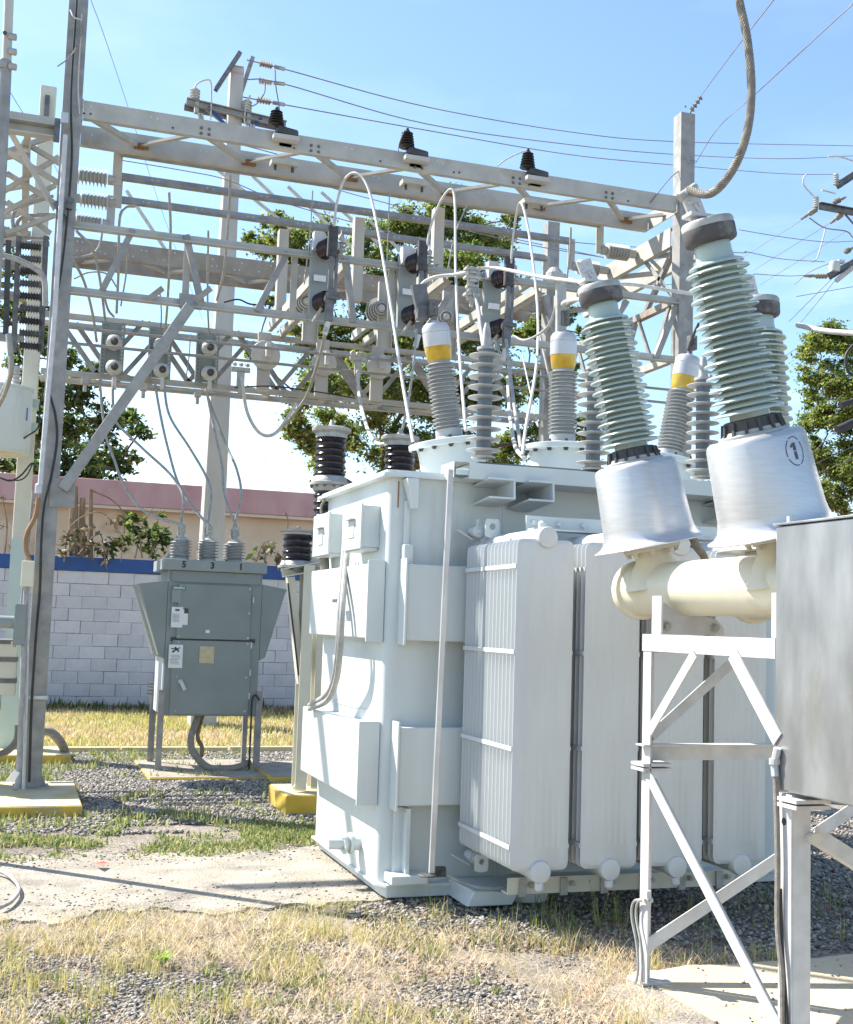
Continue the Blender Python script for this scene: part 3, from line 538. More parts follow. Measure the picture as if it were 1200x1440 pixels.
# side girders
for xs, zs in ((XR-.09, 5.53), (XR-.09+.45, 5.53), (XL-.32, 5.53), (XL-.77, 5.53)): chord((xs, YF+.1, zs), (xs, YB-.05, zs), .2, m=M_beam, fx=1 if xs > 3 else -1)
for k in range(7):
    y = YF+.2+k*.42; s = k % 2
    for x0 in (XR-.06, XL-.75): member('lacing_bar', (x0 if s else x0+.4, y, 5.45), (x0+.4 if s else x0, y+.4, 5.45), .045, M_beam, .007)
for z0 in (4.83, 4.24):
    member('truss_rail', (XR-.06, YF+.1, z0), (XR-.06, YB-.05, z0), .07, M_rusty if z0 > 4.5 else M_beam)
for k in range(4):
    y = YF+.15+k*.74; member('truss_brace', (XR-.05, y, 4.85), (XR-.05, y+.37, 4.25), .05); member('truss_brace', (XR-.05, y+.37, 4.25), (XR-.05, y+.72, 4.85), .05)
member('truss_brace', (XR-.04, YF+.08, 4.85), (XR-.04, YF+.75, 5.45), .05); member('truss_brace', (XR-.04, YF+.08, 5.45), (XR-.04, YF+.75, 4.85), .05)
# front truss
member('truss_rail', (XL+.07, YF-.02, 4.77), (XR-.09, YF-.02, 4.79), .075, M_beam, .009); member('truss_rail', (XL+.07, YF-.02, 4.20), (XR-.09, YF-.02, 4.19), .075, M_beam, .009)
for a, b in (((183,320),(140,405)), ((258,330),(279,425)), ((401,352),(358,435)), ((483,362),(494,453)), ((950,428),(920,503)), ((640,400),(600,455)), ((765,415),(780,480)), ((880,420),(835,495))):
    p, q = oy(*a, YF-.05), oy(*b, YF-.05); member('truss_brace', p, q, .055, M_galv, .008, up=(0,1,0))
for px in (267, 555, 565, 418):
    p = oy(px, 380, YF+.05); member('truss_upright', (p.x, YF+.03, 4.21), (p.x, YF+.03, 4.82), .06, M_beam)
for px in (215, 283): # slotted stubs crossing the lower rail
    p = oy(px-8, 435-13, YF-.07); q = oy(px+14, 405, YF-.15)
    build('slotted_stub', MB().bar(p, q, .05, .012, (0,1,0)), M_galv, gan)
gusset(oy(268,424,YF-.07), .2, .13, 'y', M_galv); gusset(oy(262,430,YF-.09), .1, .12, 'y', M_galv)
build('knee_brace', MB().bar(oy(88,688,YF-.12), oy(268,430,YF-.12), .092, .05, (0,1,0)), M_galv, gan, bevel=.006)
gusset(oy(88,693,YF-.09), .2, .24, 'y', M_galv)
# lower rear truss (two faces)
for dy in (0, .42):
    member('truss_rail', (XL-.1, YB-.08+dy, 4.70), (6.05, YB-.08+dy, 4.70), .07, M_beam, .009); member('truss_rail', (XL-.1, YB-.08+dy, 4.07), (6.05, YB-.08+dy, 4.07), .07, M_beam, .009)
    for k in range(12):
        x = .18+k*.5+(.25 if dy else 0); up_ = (k % 2 == 0)
        if x+.5 > 6.1: continue
        member('truss_brace', (x, YB-.06+dy, 4.76 if up_ else 4.10), (x+.5, YB-.06+dy, 4.10 if up_ else 4.76), .05, M_galv, .007, up=(0,1,0))
for k in range(9):
    x = .3+k*.68; member('lacing_bar', (x, YB-.05, 4.12), (x+.34, YB+.34, 4.12), .045, M_beam, .007)
def dots(x0, x1, step, y, z, m=None):  # pale discs stand in for sky seen through bolt holes
    mb = MB(); x = x0
    while x < x1:
        for k in range(random.choice((1, 2, 2))): mb.lathe([(.010,0), (.010,.003)], (x+.055*k, y, z+random.uniform(-.012,.012)), (0,-1,0), 8)
        x += step*random.uniform(.6, 1.4)
    build('bolts_and_hole_dots', mb, m or M_newgalv, gan)
dots(XL+.3, XR-.3, .42, YF-.0215, 4.80); dots(XL+.3, XR-.3, .5, YF-.0215, 4.225); dots(XL, 6.0, .4, YB-.081, 4.73); dots(XL, 6.0, .5, YB-.081, 4.10); dots(XL+.2, 6.0, .33, YB-.001, 5.60); dots(XL+.2, 6.0, .33, YB-.001, 5.51); dots(XL+.1, XR-.2, .9, YF-.021, 5.87); dots(XL+.1, XR-.2, .9, YF-.021, 5.80, M_iron); dots(XL+.2, XR-.2, .8, YF+.569, 5.86)
# left bay going off to the left
for yb, za_, m in ((YF-.02, 5.62, M_beam), (YF-.02, 5.52, M_beam), (YB, 5.55, M_rusty), (YB, 5.20, M_galv), (YB, 4.86, M_galv), (YB, 4.40, M_galv)):
    member('girder_chord', (-2.6, yb, za_), (XL-.09 if yb < 12 else -.09, yb, za_), .10, m, .01)
for kk, (a, b) in enumerate((((8,180),(75,295)), ((8,270),(85,222)), ((8,215),(86,262)), ((8,245),(80,290)), ((8,300),(80,262)), ((10,330),(78,305)), ((8,285),(70,330)), ((12,215),(84,190)), ((30,200),(84,232)), ((8,345),(70,345)))):
    yy = (10.6 if a[1]+b[1] < 480 else 11.2)+kk*.055; member('truss_brace', oy(*a, yy), oy(*b, yy), .042, M_beam, .008, up=(0,1,0))
build('post_clamp', MB().box(oy(80,183,YF-.1), (.05,.05,.2)), M_dgalv, gan, bevel=.008)
build('post_clamp', MB().box(oy(65,165,YB-.13), (.05,.03,.5)), M_dgalv, gan)
mb = MB()
for p in ((90,300), (86,305), (98,290), (99,282), (80,288)): mb.box(oy(*p, YF-.11), (.05,.04,.05), Matrix.Rotation(random.random(), 3, 'Y'))
build('splice_bolts', mb, M_dgalv, gan)
# arms carrying the ribbed insulators, front truss to rear truss
for px, py in ((375,467), (492,482), (600,495)):
    x = oy(px, py, YB).x
    build('arm_channel', MB().chan((x, YF+.02, 4.86), (x, YB-.06, 4.86), .1, .05, .008), M_beam, gan); build('arm_channel', MB().chan((x+.14, YF+.02, 4.80), (x+.14, YB-.06, 4.80), .1, .05, .008), M_beam, gan)

# ================================================================ INSULATORS (builders)
def ribs(n, L, rs, rc, skirt=.5, taper=1.0, z0=0.0, alt=None):
    """profile of a shedded column: n sheds on length L"""
    pr = [(rc, z0)]; p = L/n
    for i in range(n):
        f = 1-(1-taper)*i/n; z = z0+i*p; R_ = rs*f*(alt if (alt and i % 2) else 1); c = rc*f
        pr += [(c, z+p*.12), (c+(R_-c)*.45, z+p*.26), (R_*.985, z+p*.30), (R_, z+p*.37), (R_*.97, z+p*.44), (c+(R_-c)*.4, z+p*.62), (c, z+p*.80)]
    pr.append((rc*taper, z0+L)); return pr
def plates(n, L, rs, rc):
    pr = [(rc, 0)]; p = L/n
    for i in range(n): z = (i+.5)*p; pr += [(rc, z-.004), (rs*.98, z-.008), (rs, z-.002), (rs*.97, z+.002), (rc+.012, z+.008), (rc, z+.012)]
    pr.append((rc, L)); return pr
def fx(p, pts, ax=(0,0,1)): # column pieces along an axis
    return Vector(p)+Vector(ax).normalized()*pts
# three bus tubes with end insulators
for i, (Yt, zt, px0, px1, lab) in enumerate(((11.35, 5.80, (170,213), (840,322), 'nearest and highest bus tube slung between ribbed end insulators'), (12.0, 5.80, (170,250), (800,343), 'middle bus tube slung between ribbed end insulators'), (12.8, 5.84, (160,280), (765,367), 'farthest and lowest of the three slung bus tubes'))):
    x0 = oy(*px0, Yt).x; x1 = oy(*px1, Yt).x
    t = thing('bus_tube', ((x0+x1)/2, Yt, zt), lab, 'busbar', 'bus tubes slung under the gantry top')
    build('tube', MB().ang((x0, Yt-.04, zt-.03), (x1, Yt-.04, zt-.03), .085, .008, fx=1), M_galv, t)
    mb = MB()
    for k in range(9):
        xx = x0+.3+k*(x1-x0-.5)/8
        for s in (0, .06): mb.bolt((xx+s, Yt-.041, zt+.02), (0,-1,0), .009, .01)
    build('bolts_and_hole_dots', mb, M_newgalv, t)
    for s, xe in ((-1, x0), (1, x1)):
        build('end_plate', MB().bb(xe-.045*(s < 0)-.02, xe+.045*(s > 0)+.02, Yt-.03, Yt-.015, zt-.30, zt+.05), M_beam, t)
        a = Vector((xe+s*.06, Yt, zt-.25)); b = Vector((XR-.1 if s > 0 else XL+.05, Yt, zt-.25)); L = abs(b.x-a.x); L = min(L, .34)
        build('insulator', MB().lathe(ribs(8, L*.8, .085, .045), a+Vector((s*.05, 0, 0)), (s,0,0), 20), M_wporc, t, smooth=50)
        build('end_cap', MB().lathe([(.05,0), (.05,.06)], a-Vector((s*.02, 0, 0)), (s,0,0), 14), M_cast, t, smooth=True); build('end_fitting', MB().bb(min(a.x+s*.05+s*L*.8, b.x), max(a.x+s*.05+s*L*.8, b.x), Yt-.035, Yt+.035, zt-.285, zt-.215), M_cast, t, smooth=True)
# white insulating drop bars
for px, Yt, zt, lab in ((400, 12.8, 5.83, 'pale vertical drop bar nearest the concrete pole'), (506, 12.0, 5.80, 'pale vertical drop bar behind the first cable arch'), (618, 11.35, 5.79, 'pale vertical drop bar behind the second cable arch')):
    x = oy(px, 330, Yt).x; single('drop_bar', MB().bb(x-.055, x+.055, Yt+.0, Yt+.11, 4.86, zt-.035), M_pole, lab, 'drop bar', 'pale drop bars under the bus tubes', bevel=.008)
# ribbed post insulators seen end on
for px, py, lab in ((432,423,'ribbed grey insulator seen end on behind the first disconnect switch'), (537,433,'ribbed grey insulator seen end on between first and second disconnect switch'), (628,445,'ribbed grey insulator seen end on left of the clamped white conductor')):
    p = oy(px, py, 11.9); p.z -= .0; t = thing('post_insulator', p, lab, 'insulator', 'ribbed insulators seen end on')
    build('ribbed_body', MB().lathe(ribs(6, .42, .06, .03, taper=1)[:0]+[(.03,-.02)]+sum([[(.05+.020*k, .03+.045*k), (.060+.020*k, .0+.045*k), (.068+.020*k, .006+.045*k), (.066+.020*k, .03+.045*k), (.050+.020*k, .055+.045*k)] for k in range(5)], []), p, (.15,1,.05), 30), M_wporc, t, smooth=50)
    build('mounting_channel', MB().chan(p+Vector((.06,.1,.30)), p+Vector((.06,.1,-.40)), .16, .05, .008, up=(1,0,0)), M_pole, t)
# ================================================================ DISCONNECT SWITCHES on the front truss
def disconnect(px, dpy, lab):
    d = oy(px, 353+dpy, 10.4)-oy(449, 353, 10.4)
    def P(x, y, Y=10.4): return oy(x, y, Y)+d
    b = P(449,400,10.44); t = thing('disconnect_switch', b, lab, 'switch', 'disconnect switches on the front truss')
    build('back_channel', MB().chan((b.x, 10.44, b.z-.36), (b.x, 10.44, b.z+.40), .17, .06, .01, up=(1,0,0)), M_cabl, t, bevel=.004)
    build('cap_bracket', MB().ext([(-.085,0), (.085,0), (.085,.05), (0,.16), (-.085,.16)], (b.x, 10.34, b.z+.30), (b.x, 10.43, b.z+.30)), M_newgalv, t)
    build('label_plate', MB().box((b.x-.01, 10.377, b.z+.04), (.11,.006,.055)), M_sticker, t)
    for (x, y), nm in (((458,353),'insulator'), ((452,427),'insulator')):
        q = P(x, y, 10.37); ax = Vector((.25,-1,.0))
        build(nm, MB().lathe(ribs(3, .17, .088, .055), q+Vector((-.02,0,0)), ax, 20), M_pglaze, t, smooth=50)
        build('insulator_cap', MB().lathe([(.045,0), (.05,.01), (.05,.05), (.03,.06)], q+Vector((-.02,0,0))+ax.normalized()*.17, ax, 14), M_cast, t, smooth=True)
    top, bot = P(469,318,10.14), P(462,452,10.14)
    build('blade', MB().bar(top.lerp(bot, .28), bot.lerp(top, .2), .045, .03, (0,1,0)).bar(top.lerp(bot,.28)+Vector((.05,.02,0)), bot.lerp(top,.2)+Vector((.05,.02,0)), .03, .02, (0,1,0)), M_dgalv, t, bevel=.003)
    mb = MB().bar(top, top.lerp(bot, .32), .085, .05, (0,1,0))
    for k in range(3): mb.bolt(top.lerp(bot, .05+.1*k)+Vector((0,-.026,0)), (0,-1,0), .014, .014)
    build('upper_contact', mb, M_iron, t, bevel=.004)
    mb = MB().bar(bot.lerp(top, .3), bot, .07, .05, (0,1,0)).cyl(bot.lerp(top,.25)+Vector((-.03,-.03,0)), bot.lerp(top,.25)+Vector((.08,-.03,0)), .022, 10)
    build('hinge', mb, M_dgalv, t, bevel=.003); build('lower_lug', MB().bar(bot, bot+Vector((-.03,0,-.12)), .045, .02, (0,1,0)), M_newgalv, t)
    build('stay_strut', MB().bar(P(440,452,10.38), P(453,432,10.25), .02, .02), M_cast, t)
    s0 = P(479,352,10.3); t2 = MB().lathe([(.012,0), (.03,.02), (.02,.04)]+[(r, .04+h) for r, h in ribs(3, .11, .045, .022)]+[(.028,.16), (.028,.19), (.006,.21), (.006,.25)], s0-Vector((0,0,.06)), (.02,0,1), 14)
    build('surge_insulator', t2, M_cast, t, smooth=50); return t
disconnect(449, 0, 'left of the three disconnect switches with dark insulators, below the tallest cable arch')
disconnect(573, 20, 'middle of the three disconnect switches, directly above the left amber topped bushing')
disconnect(693, 41, 'right of the three disconnect switches, between clamp cluster and the second cable arch')
# ================================================================ POTHEADS on the top girder
for px, py, lab in ((388,150,'black ribbed bushing on the girder in front of the concrete pole'), (572,180,'black ribbed bushing at the middle of the top girder'), (742,209,'black ribbed bushing nearest the right end of the top girder')):
    p = oy(px, py+28, YF-.05); zt = oy(px, py, YF-.05).z; t = thing('girder_bushing', p, lab, 'bushing', 'black bushings on the top girder'); h = zt-p.z
    build('ribbed_body', MB().lathe(ribs(6, h*.82, .078, .045, taper=.66)+[(.022, h*.84), (.022, h*.9), (.012, h*.92), (.012, h)], p, (.02,0,1), 18), M_blackp, t, smooth=50)
    q = p+Vector((.10, 0, -.05)); build('housing', MB().box(q, (.20,.16,.075), Matrix.Rotation(.12, 3, 'Y')), M_iron, t, bevel=.025)
    build('saddle', MB().box(q+Vector((-.01,-.01,-.06)), (.24,.15,.045)), M_pole, t, bevel=.006); build('lower_clamp', MB().box(q+Vector((.0,.06,-.26)), (.24,.14,.05)), M_beam, t, bevel=.006)
    for s in (-1, 1): build('clamp_bolt', MB().cyl(q+Vector((s*.08, .05, -.33)), q+Vector((s*.08, .05, -.25)), .014, 8), M_iron, t); build('bolt_plate', MB().box(Vector((q.x, YF-.026, .5*(za+zb))), (.11,.006,.10)), M_galv, t)
# ================================================================ REAR TRUSS CUT-OUT MOUNTS
for px, lab in ((158, 'slotted mount with two white cup insulators nearest the left post'), (225, 'slotted mount with two white cup insulators crossed by the knee brace'), (292, 'slotted mount with two white cup insulators in front of the concrete pole')):
    Yp = 13.42; c = oy(px, 497, Yp); t = thing('cutout_mount', c, lab, 'insulator mount', 'slotted mounts on the rear truss')
    for s in (-1, 1):
        mb = MB().chan((c.x+s*.10, Yp, 4.12), (c.x+s*.10, Yp, 4.70), .05, .05, .006, up=(1,0,0))
        build('slotted_channel', mb, M_cab, t)
        hb = MB()
        for k in range(14): hb.box((c.x+s*.10, Yp-.003, 4.15+k*.039), (.014,.004,.02))
        build('slots', hb, M_newgalv if s > 0 else M_dgalv, t)
    build('back_plate', MB().bb(c.x-.10, c.x+.10, Yp+.02, Yp+.03, 4.13, 4.69), M_cab, t)
    for py in (482, 517):
        q = oy(px+2, py+(px-158)*.06, Yp-.05)
        build('cup_insulator', MB().lathe([(.03,0), (.085,.0), (.09,.03), (.075,.08), (.05,.11), (.02,.12)], q, (0,-1,-.1), 20), M_wporc, t, smooth=50)
        build('iron_cap', MB().lathe([(.04,0), (.04,.03), (.018,.05), (.018,.09)], q+Vector((0,-.11,-.01)), (0,-1,-.1), 12), M_iron, t, smooth=True)
    build('hanging_lug', MB().bar(oy(px+3, 530, 13.25), oy(px+3, 548, 13.25), .04, .025), M_wporc, t)
for px, py, pt, pb, lab in ((373,500,472,548,'pale mount with the largest white disc insulator beside the concrete pole'), (455,511,482,557,'pale mount with white disc insulator left of the hanging jumper lug'), (532,516,490,564,'pale mount with white disc insulator right of the hanging jumper lug')):
    Yp = 13.40; a = oy(px, pt, Yp); b = oy(px, pb, Yp); t = thing('disc_mount', (a.x, Yp, b.z), lab, 'insulator mount', 'pale disc insulator mounts on the rear truss')
    build('back_plate', MB().bb(a.x-.075, a.x+.075, Yp, Yp+.05, b.z, a.z+.04), M_pole, t, bevel=.006)
    q = oy(px, py, Yp); r_ = .17 if px < 400 else .15
    build('disc_insulator', MB().lathe([(.05,0), (r_*.85,.01), (r_,.03), (r_*.97,.05), (r_*.6,.08), (.05,.11)], q, (.02,-1,-.1), 30), M_wporc, t, smooth=50)
    build('clevis', MB().box(q+Vector((.0,-.15,.03)), (.05,.1,.16)), M_newgalv, t, bevel=.006)
mb = MB()
for (a, b) in (((95,460),(985,600)), ((95,482),(980,622))):
    p, q = oy(*a, 13.15), oy(b[0], b[1], 13.15); q.z = p.z; mb.tube([p, q], .017, 8)
single('operating_rods', mb, M_galv, 'two long thin operating rods running along the rear truss', 'rods', smooth=True)
mb = MB(); p, q = oy(120,535,13.3), oy(302,556,13.3); q.z = p.z; mb.tube([p, q], .02, 8)
for x in (120, 202, 278): c = oy(x, 535+(x-120)*.115, 13.3); mb.box(c, (.07,.08,.08)); mb.cyl(c-Vector((0,0,.12)), c, .02, 8)
single('operating_shaft', mb, M_cast, 'short shaft with clamps hung below the rear truss', 'rod', smooth=True)
# strain clamp clusters with lugs on the rear truss
for px, py, lab in ((339,520,'cluster of clamps where the white jumper hangs beside the pole'), (504,505,'cluster of clamps where the second white jumper starts')):
    c = oy(px, py, 13.1); mb = MB()
    for k in range(3): mb.cyl(c+Vector(((k-1)*.07,-.03,.05)), c+Vector(((k-1)*.07,.04,.07)), .022, 10)
    mb.box(c, (.2,.05,.05)); mb.box(c-Vector((0,0,.1)), (.08,.05,.16)).cyl(c-Vector((0,0,.26)), c-Vector((0,0,.14)), .025, 10)
    single('clamp_cluster', mb, M_cast, lab, 'clamp', 'clamp clusters on the rear truss', smooth=True)
for px, py in ((252,509), (323,515)):
    pass

# ================================================================ TRANSFORMER
tr = thing('power_transformer', (3.1, 7.3, 0), 'large pale grey green power transformer with stiffener boxes and four radiators', 'transformer')
TX0, TX1, TY0, TY1, TZ = 1.96, 4.55, 6.5, 7.98, 2.33
def rounded(x0, x1, y0, y1, r, n=6):
    out = []
    for cx, cy, a0 in ((x1-r, y1-r, 0), (x0+r, y1-r, 90), (x0+r, y0+r, 180), (x1-r, y0+r, 270)):
        for k in range(n+1): a = R(a0+90*k/n); out.append((cx+r*math.cos(a), cy+r*math.sin(a)))
    return out
def slabprism(mb, pts, z0, z1): return mb.add([(x, y, z0) for x, y in pts]+[(x, y, z1) for x, y in pts], [tuple(range(len(pts)-1, -1, -1)), tuple(range(len(pts), 2*len(pts)))]+[(i, (i+1) % len(pts), len(pts)+(i+1) % len(pts), len(pts)+i) for i in range(len(pts))])
pts = rounded(TX0, TX1, TY0, TY1, .06); k0 = min(range(len(pts)), key=lambda i: abs(pts[i][0]-(TX0+.06))+abs(pts[i][1]-TY0))
pts = pts[:k0+1]+[(2.64, TY0), (2.78, TY0+.1), (4.2, TY0+.1), (4.34, TY0)]+pts[k0+1:]
build('tank', slabprism(MB(), pts, .07, TZ), M_paint, tr, smooth=40)
build('tank_flange', slabprism(MB(), rounded(TX0-.055, TX1+.05, TY0-.055, TY1+.06, .02, 2), TZ-.001, TZ+.022), M_paint, tr, bevel=.003)
build('tank_cover', slabprism(MB(), rounded(TX0-.03, TX1+.02, TY0-.03, TY1+.03, .02, 2), TZ+.022, TZ+.04), M_paint, tr, bevel=.003)
build('base_skid', slabprism(MB(), [(TX0+.03, TY1-.02), (TX0+.03, TY0+.03), (TX0+.04, TY0-.06), (TX1, TY0-.06), (TX1, TY1+.02)], .018, .075), M_paint, tr, bevel=.004)
build('base_plate', slabprism(MB(), [(TX0-.012, TY1+.01), (TX0-.012, TY0+.0), (TX0+.035, TY0-.075), (TX1+.02, TY0-.075), (TX1+.02, TY1+.01)], .075, .088), M_paint, tr)
# stiffener boxes
def stiff(z0, z1, yb, xb, d=.09):
    build('side_stiffener', MB().bb(TX0-d, TX0+.01, TY0+.055, yb, z0, z1), M_paint, tr, bevel=.008)
    build('front_stiffener', MB().bb(xb, 2.63, TY0-.11, TY0+.01, z0-.005, z1), M_paint, tr, bevel=.008)
    build('stiffener_end', MB().bb(xb-.014, xb-.002, TY0-.13, TY0+.0, z0-.03, z1+.03), M_paint, tr, bevel=.002)
    build('stiffener_end', MB().bb(TX0-d-.01, TX0, TY0+.035, TY0+.049, z0-.02, z1+.02), M_paint, tr, bevel=.002)
stiff(1.42, 1.84, 7.96, 2.045); stiff(.52, .94, 7.97, 2.03, .11)
build('corner_stiffener', MB().bb(2.09, 2.115, TY0-.10, TY0+.01, .10, .50), M_paint, tr, bevel=.003)
build('corner_stiffener', MB().bb(2.04, 2.10, TY0-.035, TY0+.01, .10, .50), M_paint, tr, bevel=.003)
build('corner_foot', MB().bb(2.0, 2.21, TY0-.15, TY0-.0, .10, .15), M_paint, tr, bevel=.008)
for zz, y0_, y1_ in ((2.332,6.45,6.52),): build('rust_run', MB().bb(2.008, 2.014, TY0-.004, TY0-.0015, 2.16, 2.31), M_rust, tr)
for z_ in (1.0, 1.39): build('weld_seam', MB().bar((TX0-.001, 6.6, z_), (TX0-.001, 7.92, z_), .006, .006), M_paint, tr, smooth=True)
build('weld_seam', MB().bar((2.66, TY0+.012, .1), (2.66, TY0+.012, 2.3), .01, .01), M_paint, tr)
# lifting lug, drain tube, bracket at corner
build('lifting_lug', MB().add([(2.03,6.40,2.32),(2.10,6.40,2.32),(2.10,6.40,2.15),(2.07,6.40,2.15),(2.03,6.50,2.32),(2.10,6.50,2.32),(2.10,6.46,2.15),(2.07,6.46,2.15)], [(0,1,2,3),(7,6,5,4),(0,4,5,1),(1,5,6,2),(2,6,7,3),(3,7,4,0)]), M_paint, tr, bevel=.003)
build('corner_conduit', MB().bb(2.045, 2.075, TY0-.03, TY0+.0, 1.93, 2.2), M_paint, tr, bevel=.004); build('conduit_box', MB().bb(2.035, 2.09, TY0-.07, TY0+.0, 1.84, 1.95), M_paint, tr, bevel=.006)
mb = MB(); c = Vector((TX0-.02, 6.60, .80)); mb.box(c+Vector((-.02,0,.04)), (.07,.05,.10)).box(c+Vector((-.02,0,-.02)), (.10,.10,.012)); mb.bolt(c+Vector((-.03,.0,-.03)), (0,0,-1), .012, .03)
build('earthing_clamp', mb, M_paint, tr, bevel=.004)
mb = MB(); mb.cyl((TX0+.0, 6.86, .24), (TX0-.09, 6.86, .24), .042, 16); mb.cyl((TX0-.05, 6.86, .24), (TX0-.065, 6.86, .24), .062, 16); mb.cyl((TX0-.085, 6.86, .24), (TX0-.10, 6.86, .24), .062, 16); mb.cyl((TX0-.10, 6.86, .24), (TX0-.19, 6.86, .24), .034, 16)
for k in range(4): a = R(45+90*k); mb.bolt((TX0-.10, 6.86+.05*math.cos(a), .24+.05*math.sin(a)), (-1,0,0), .007, .02)
build('drain_valve', mb, M_paint, tr, smooth=True)
# control boxes on the left face
for yy0, yy1, z0, z1 in ((6.66, 7.08, 1.93, 2.19), (7.42, 7.84, 1.93, 2.20)):
    b_ = build('control_box', MB().bb(TX0-.105, TX0-.0, yy0+.012, yy1-.01, z0+.01, z1-.01), M_paint, tr, bevel=.004)
    build('box_door', MB().bb(TX0-.118, TX0-.105, yy0, yy1, z0, z1), M_paint, b_, bevel=.003)
    build('viewing_window', MB().bb(TX0-.123, TX0-.118, yy0+.14, yy0+.26, z0+.07, z0+.17), M_rad, b_); build('rain_hood', MB().bb(TX0-.15, TX0-.118, yy0+.12, yy0+.29, z0+.175, z0+.18), M_rad, b_)
    build('gland_plate', MB().bb(TX0-.10, TX0-.01, yy0+.02, yy1-.02, z0-.008, z0+.008), M_paint, b_)
for off in (0, .045):
    q = spline([ox(484+off*90, 775, TX0-.06), ox(478+off*90, 850, TX0-.15), ox(476+off*60, 910, TX0-.16), ox(470+off*80, 955, TX0-.13), ox(458+off*60, 978+off*150, TX0-.13), ox(436, 992+off*100, TX0-.13)], 6)
    build('conduit', MB().tube(q, .018, 10), M_cable, tr, smooth=True)
build('conduit', MB().tube(spline([ox(456,782,TX0-.05), ox(457,800,TX0-.05), ox(455,870,TX0-.02)]), .03, 10), M_dkcable, tr, smooth=True)
build('conduit_clip', MB().box(ox(474,845,TX0-.15), (.03,.11,.02)), M_dgalv, tr)
build('conduit', MB().tube(spline([ox(458,702,TX0-.03), ox(452,712,TX0-.06), ox(452,725,TX0-.06)]), .008, 6), M_dkcable, tr, smooth=True)
# earthing rod before the front face
build('earthing_rod', MB().bar(oy(634,660,6.2), oy(607,1228,6.2), .03, .02, (0,1,0)), M_white, tr, bevel=.003)
mb = MB(); c = oy(607,1229,6.2); mb.lathe([(.05,0), (.055,.005), (.05,.01)], c-Vector((.02,0,.01)), (0,0,1), 16).box(c+Vector((.05,0,.01)), (.05,.04,.05)); mb.bolt(c+Vector((.05,-.02,.01)), (0,-1,0), .014, .02)
build('rod_clamp', mb, M_iron, tr)
build('earth_cable', MB().tube(spline([c+Vector((.06,0,0)), oy(660,1245,6.15), oy(690,1250,6.1), oy(730,1246,6.1)]), .008, 6), M_cable, tr, smooth=True)
build('skid_block', MB().add([(2.36,6.15,.02),(2.62,6.15,.02),(2.70,6.45,.02),(2.36,6.45,.02),(2.40,6.15,.10),(2.66,6.15,.085),(2.70,6.45,.11),(2.36,6.45,.11)], [(0,1,2,3),(7,6,5,4),(0,4,5,1),(1,5,6,2),(2,6,7,3),(3,7,4,0)]), M_paint, tr, bevel=.006)
build('skid_disc', MB().cyl((2.78,6.35,.01), (2.78,6.35,.07), .13, 18), M_paint, tr, smooth=True)
# header beam carrying arresters
HZ = 2.42
build('header_beam', MB().chan((2.36, 6.30, HZ-.045), (4.5, 6.30, HZ-.045), .09, .22, .012, fx=-1), M_paint, tr, bevel=.002)
build('header_end', MB().add([(2.27,6.30,HZ),(2.36,6.30,HZ),(2.36,6.52,HZ),(2.27,6.52,HZ),(2.27,6.30,HZ-.09),(2.36,6.52,HZ-.09),(2.27,6.52,HZ-.09)], [(0,1,2,3),(0,4,6,3),(3,2,5,6)]), M_paint, tr)
build('header_shim', MB().bb(2.44, 3.3, 6.36, 6.44, HZ+.002, HZ+.018), M_dgalv, tr)
for x in (2.62, 2.86): build('support_arm', MB().chan((x, 6.6, HZ-.17), (x, 6.24, HZ-.14), .12, .16, .012, up=(0,0,1)), M_paint, tr, bevel=.002)
build('support_arm', MB().chan((4.2, 6.6, HZ-.17), (4.2, 6.24, HZ-.14), .12, .16, .012, up=(0,0,1)), M_paint, tr, bevel=.002)
# radiators
FINM = {}
def fin_mesh(front):
    W, H, r = .315, 1.645, .035; pts_ = []
    for cx, cz, a0 in ((W/2-r, H/2-r, 0), (-W/2+r, H/2-r, 90), (-W/2+r, -H/2+r, 180), (W/2-r, -H/2+r, 270)):
        for k in range(5): a = R(a0+90*k/4); pts_.append((cx+r*math.cos(a), cz+r*math.sin(a)))
    mb = MB(); n = len(pts_)
    def ring(s, y): return [(x*s[0], y, z*s[1]) for x, z in pts_]
    b = [(x*.80, -.013, z*.978) for x, z in pts_]
    a = ring((.84,.982), -.011)+ring((1,1), -.0015)+ring((1,1), .0015)+ring((.84,.982), .011)+ring((.80,.978), .013)
    mb.v = b+a
    mb.f = [tuple(range(n))]+[(q*n+i, q*n+(i+1) % n, (q+1)*n+(i+1) % n, (q+1)*n+i) for q in range(5) for i in range(n)]+[tuple(range(6*n-1, 5*n-1, -1))]
    if front:
        for k in range(7):
            x = -W/2+.052+k*(W-.104)/6
            mb.add([(x-.013,-.0125,-H/2+.11), (x-.007,-.0146,-H/2+.12), (x+.007,-.0146,-H/2+.12), (x+.013,-.0125,-H/2+.11), (x-.013,-.0125,H/2-.11), (x-.007,-.0146,H/2-.12), (x+.007,-.0146,H/2-.12), (x+.013,-.0125,H/2-.11)], [(0,4,5,1),(1,5,6,2),(2,6,7,3),(4,7,6,5),(0,1,2,3)])
    o = build('fin_piece', mb, M_rad, smooth=40); me = o.data; bpy.data.objects.remove(o); return me
F_front, F_mid = fin_mesh(True), fin_mesh(False)
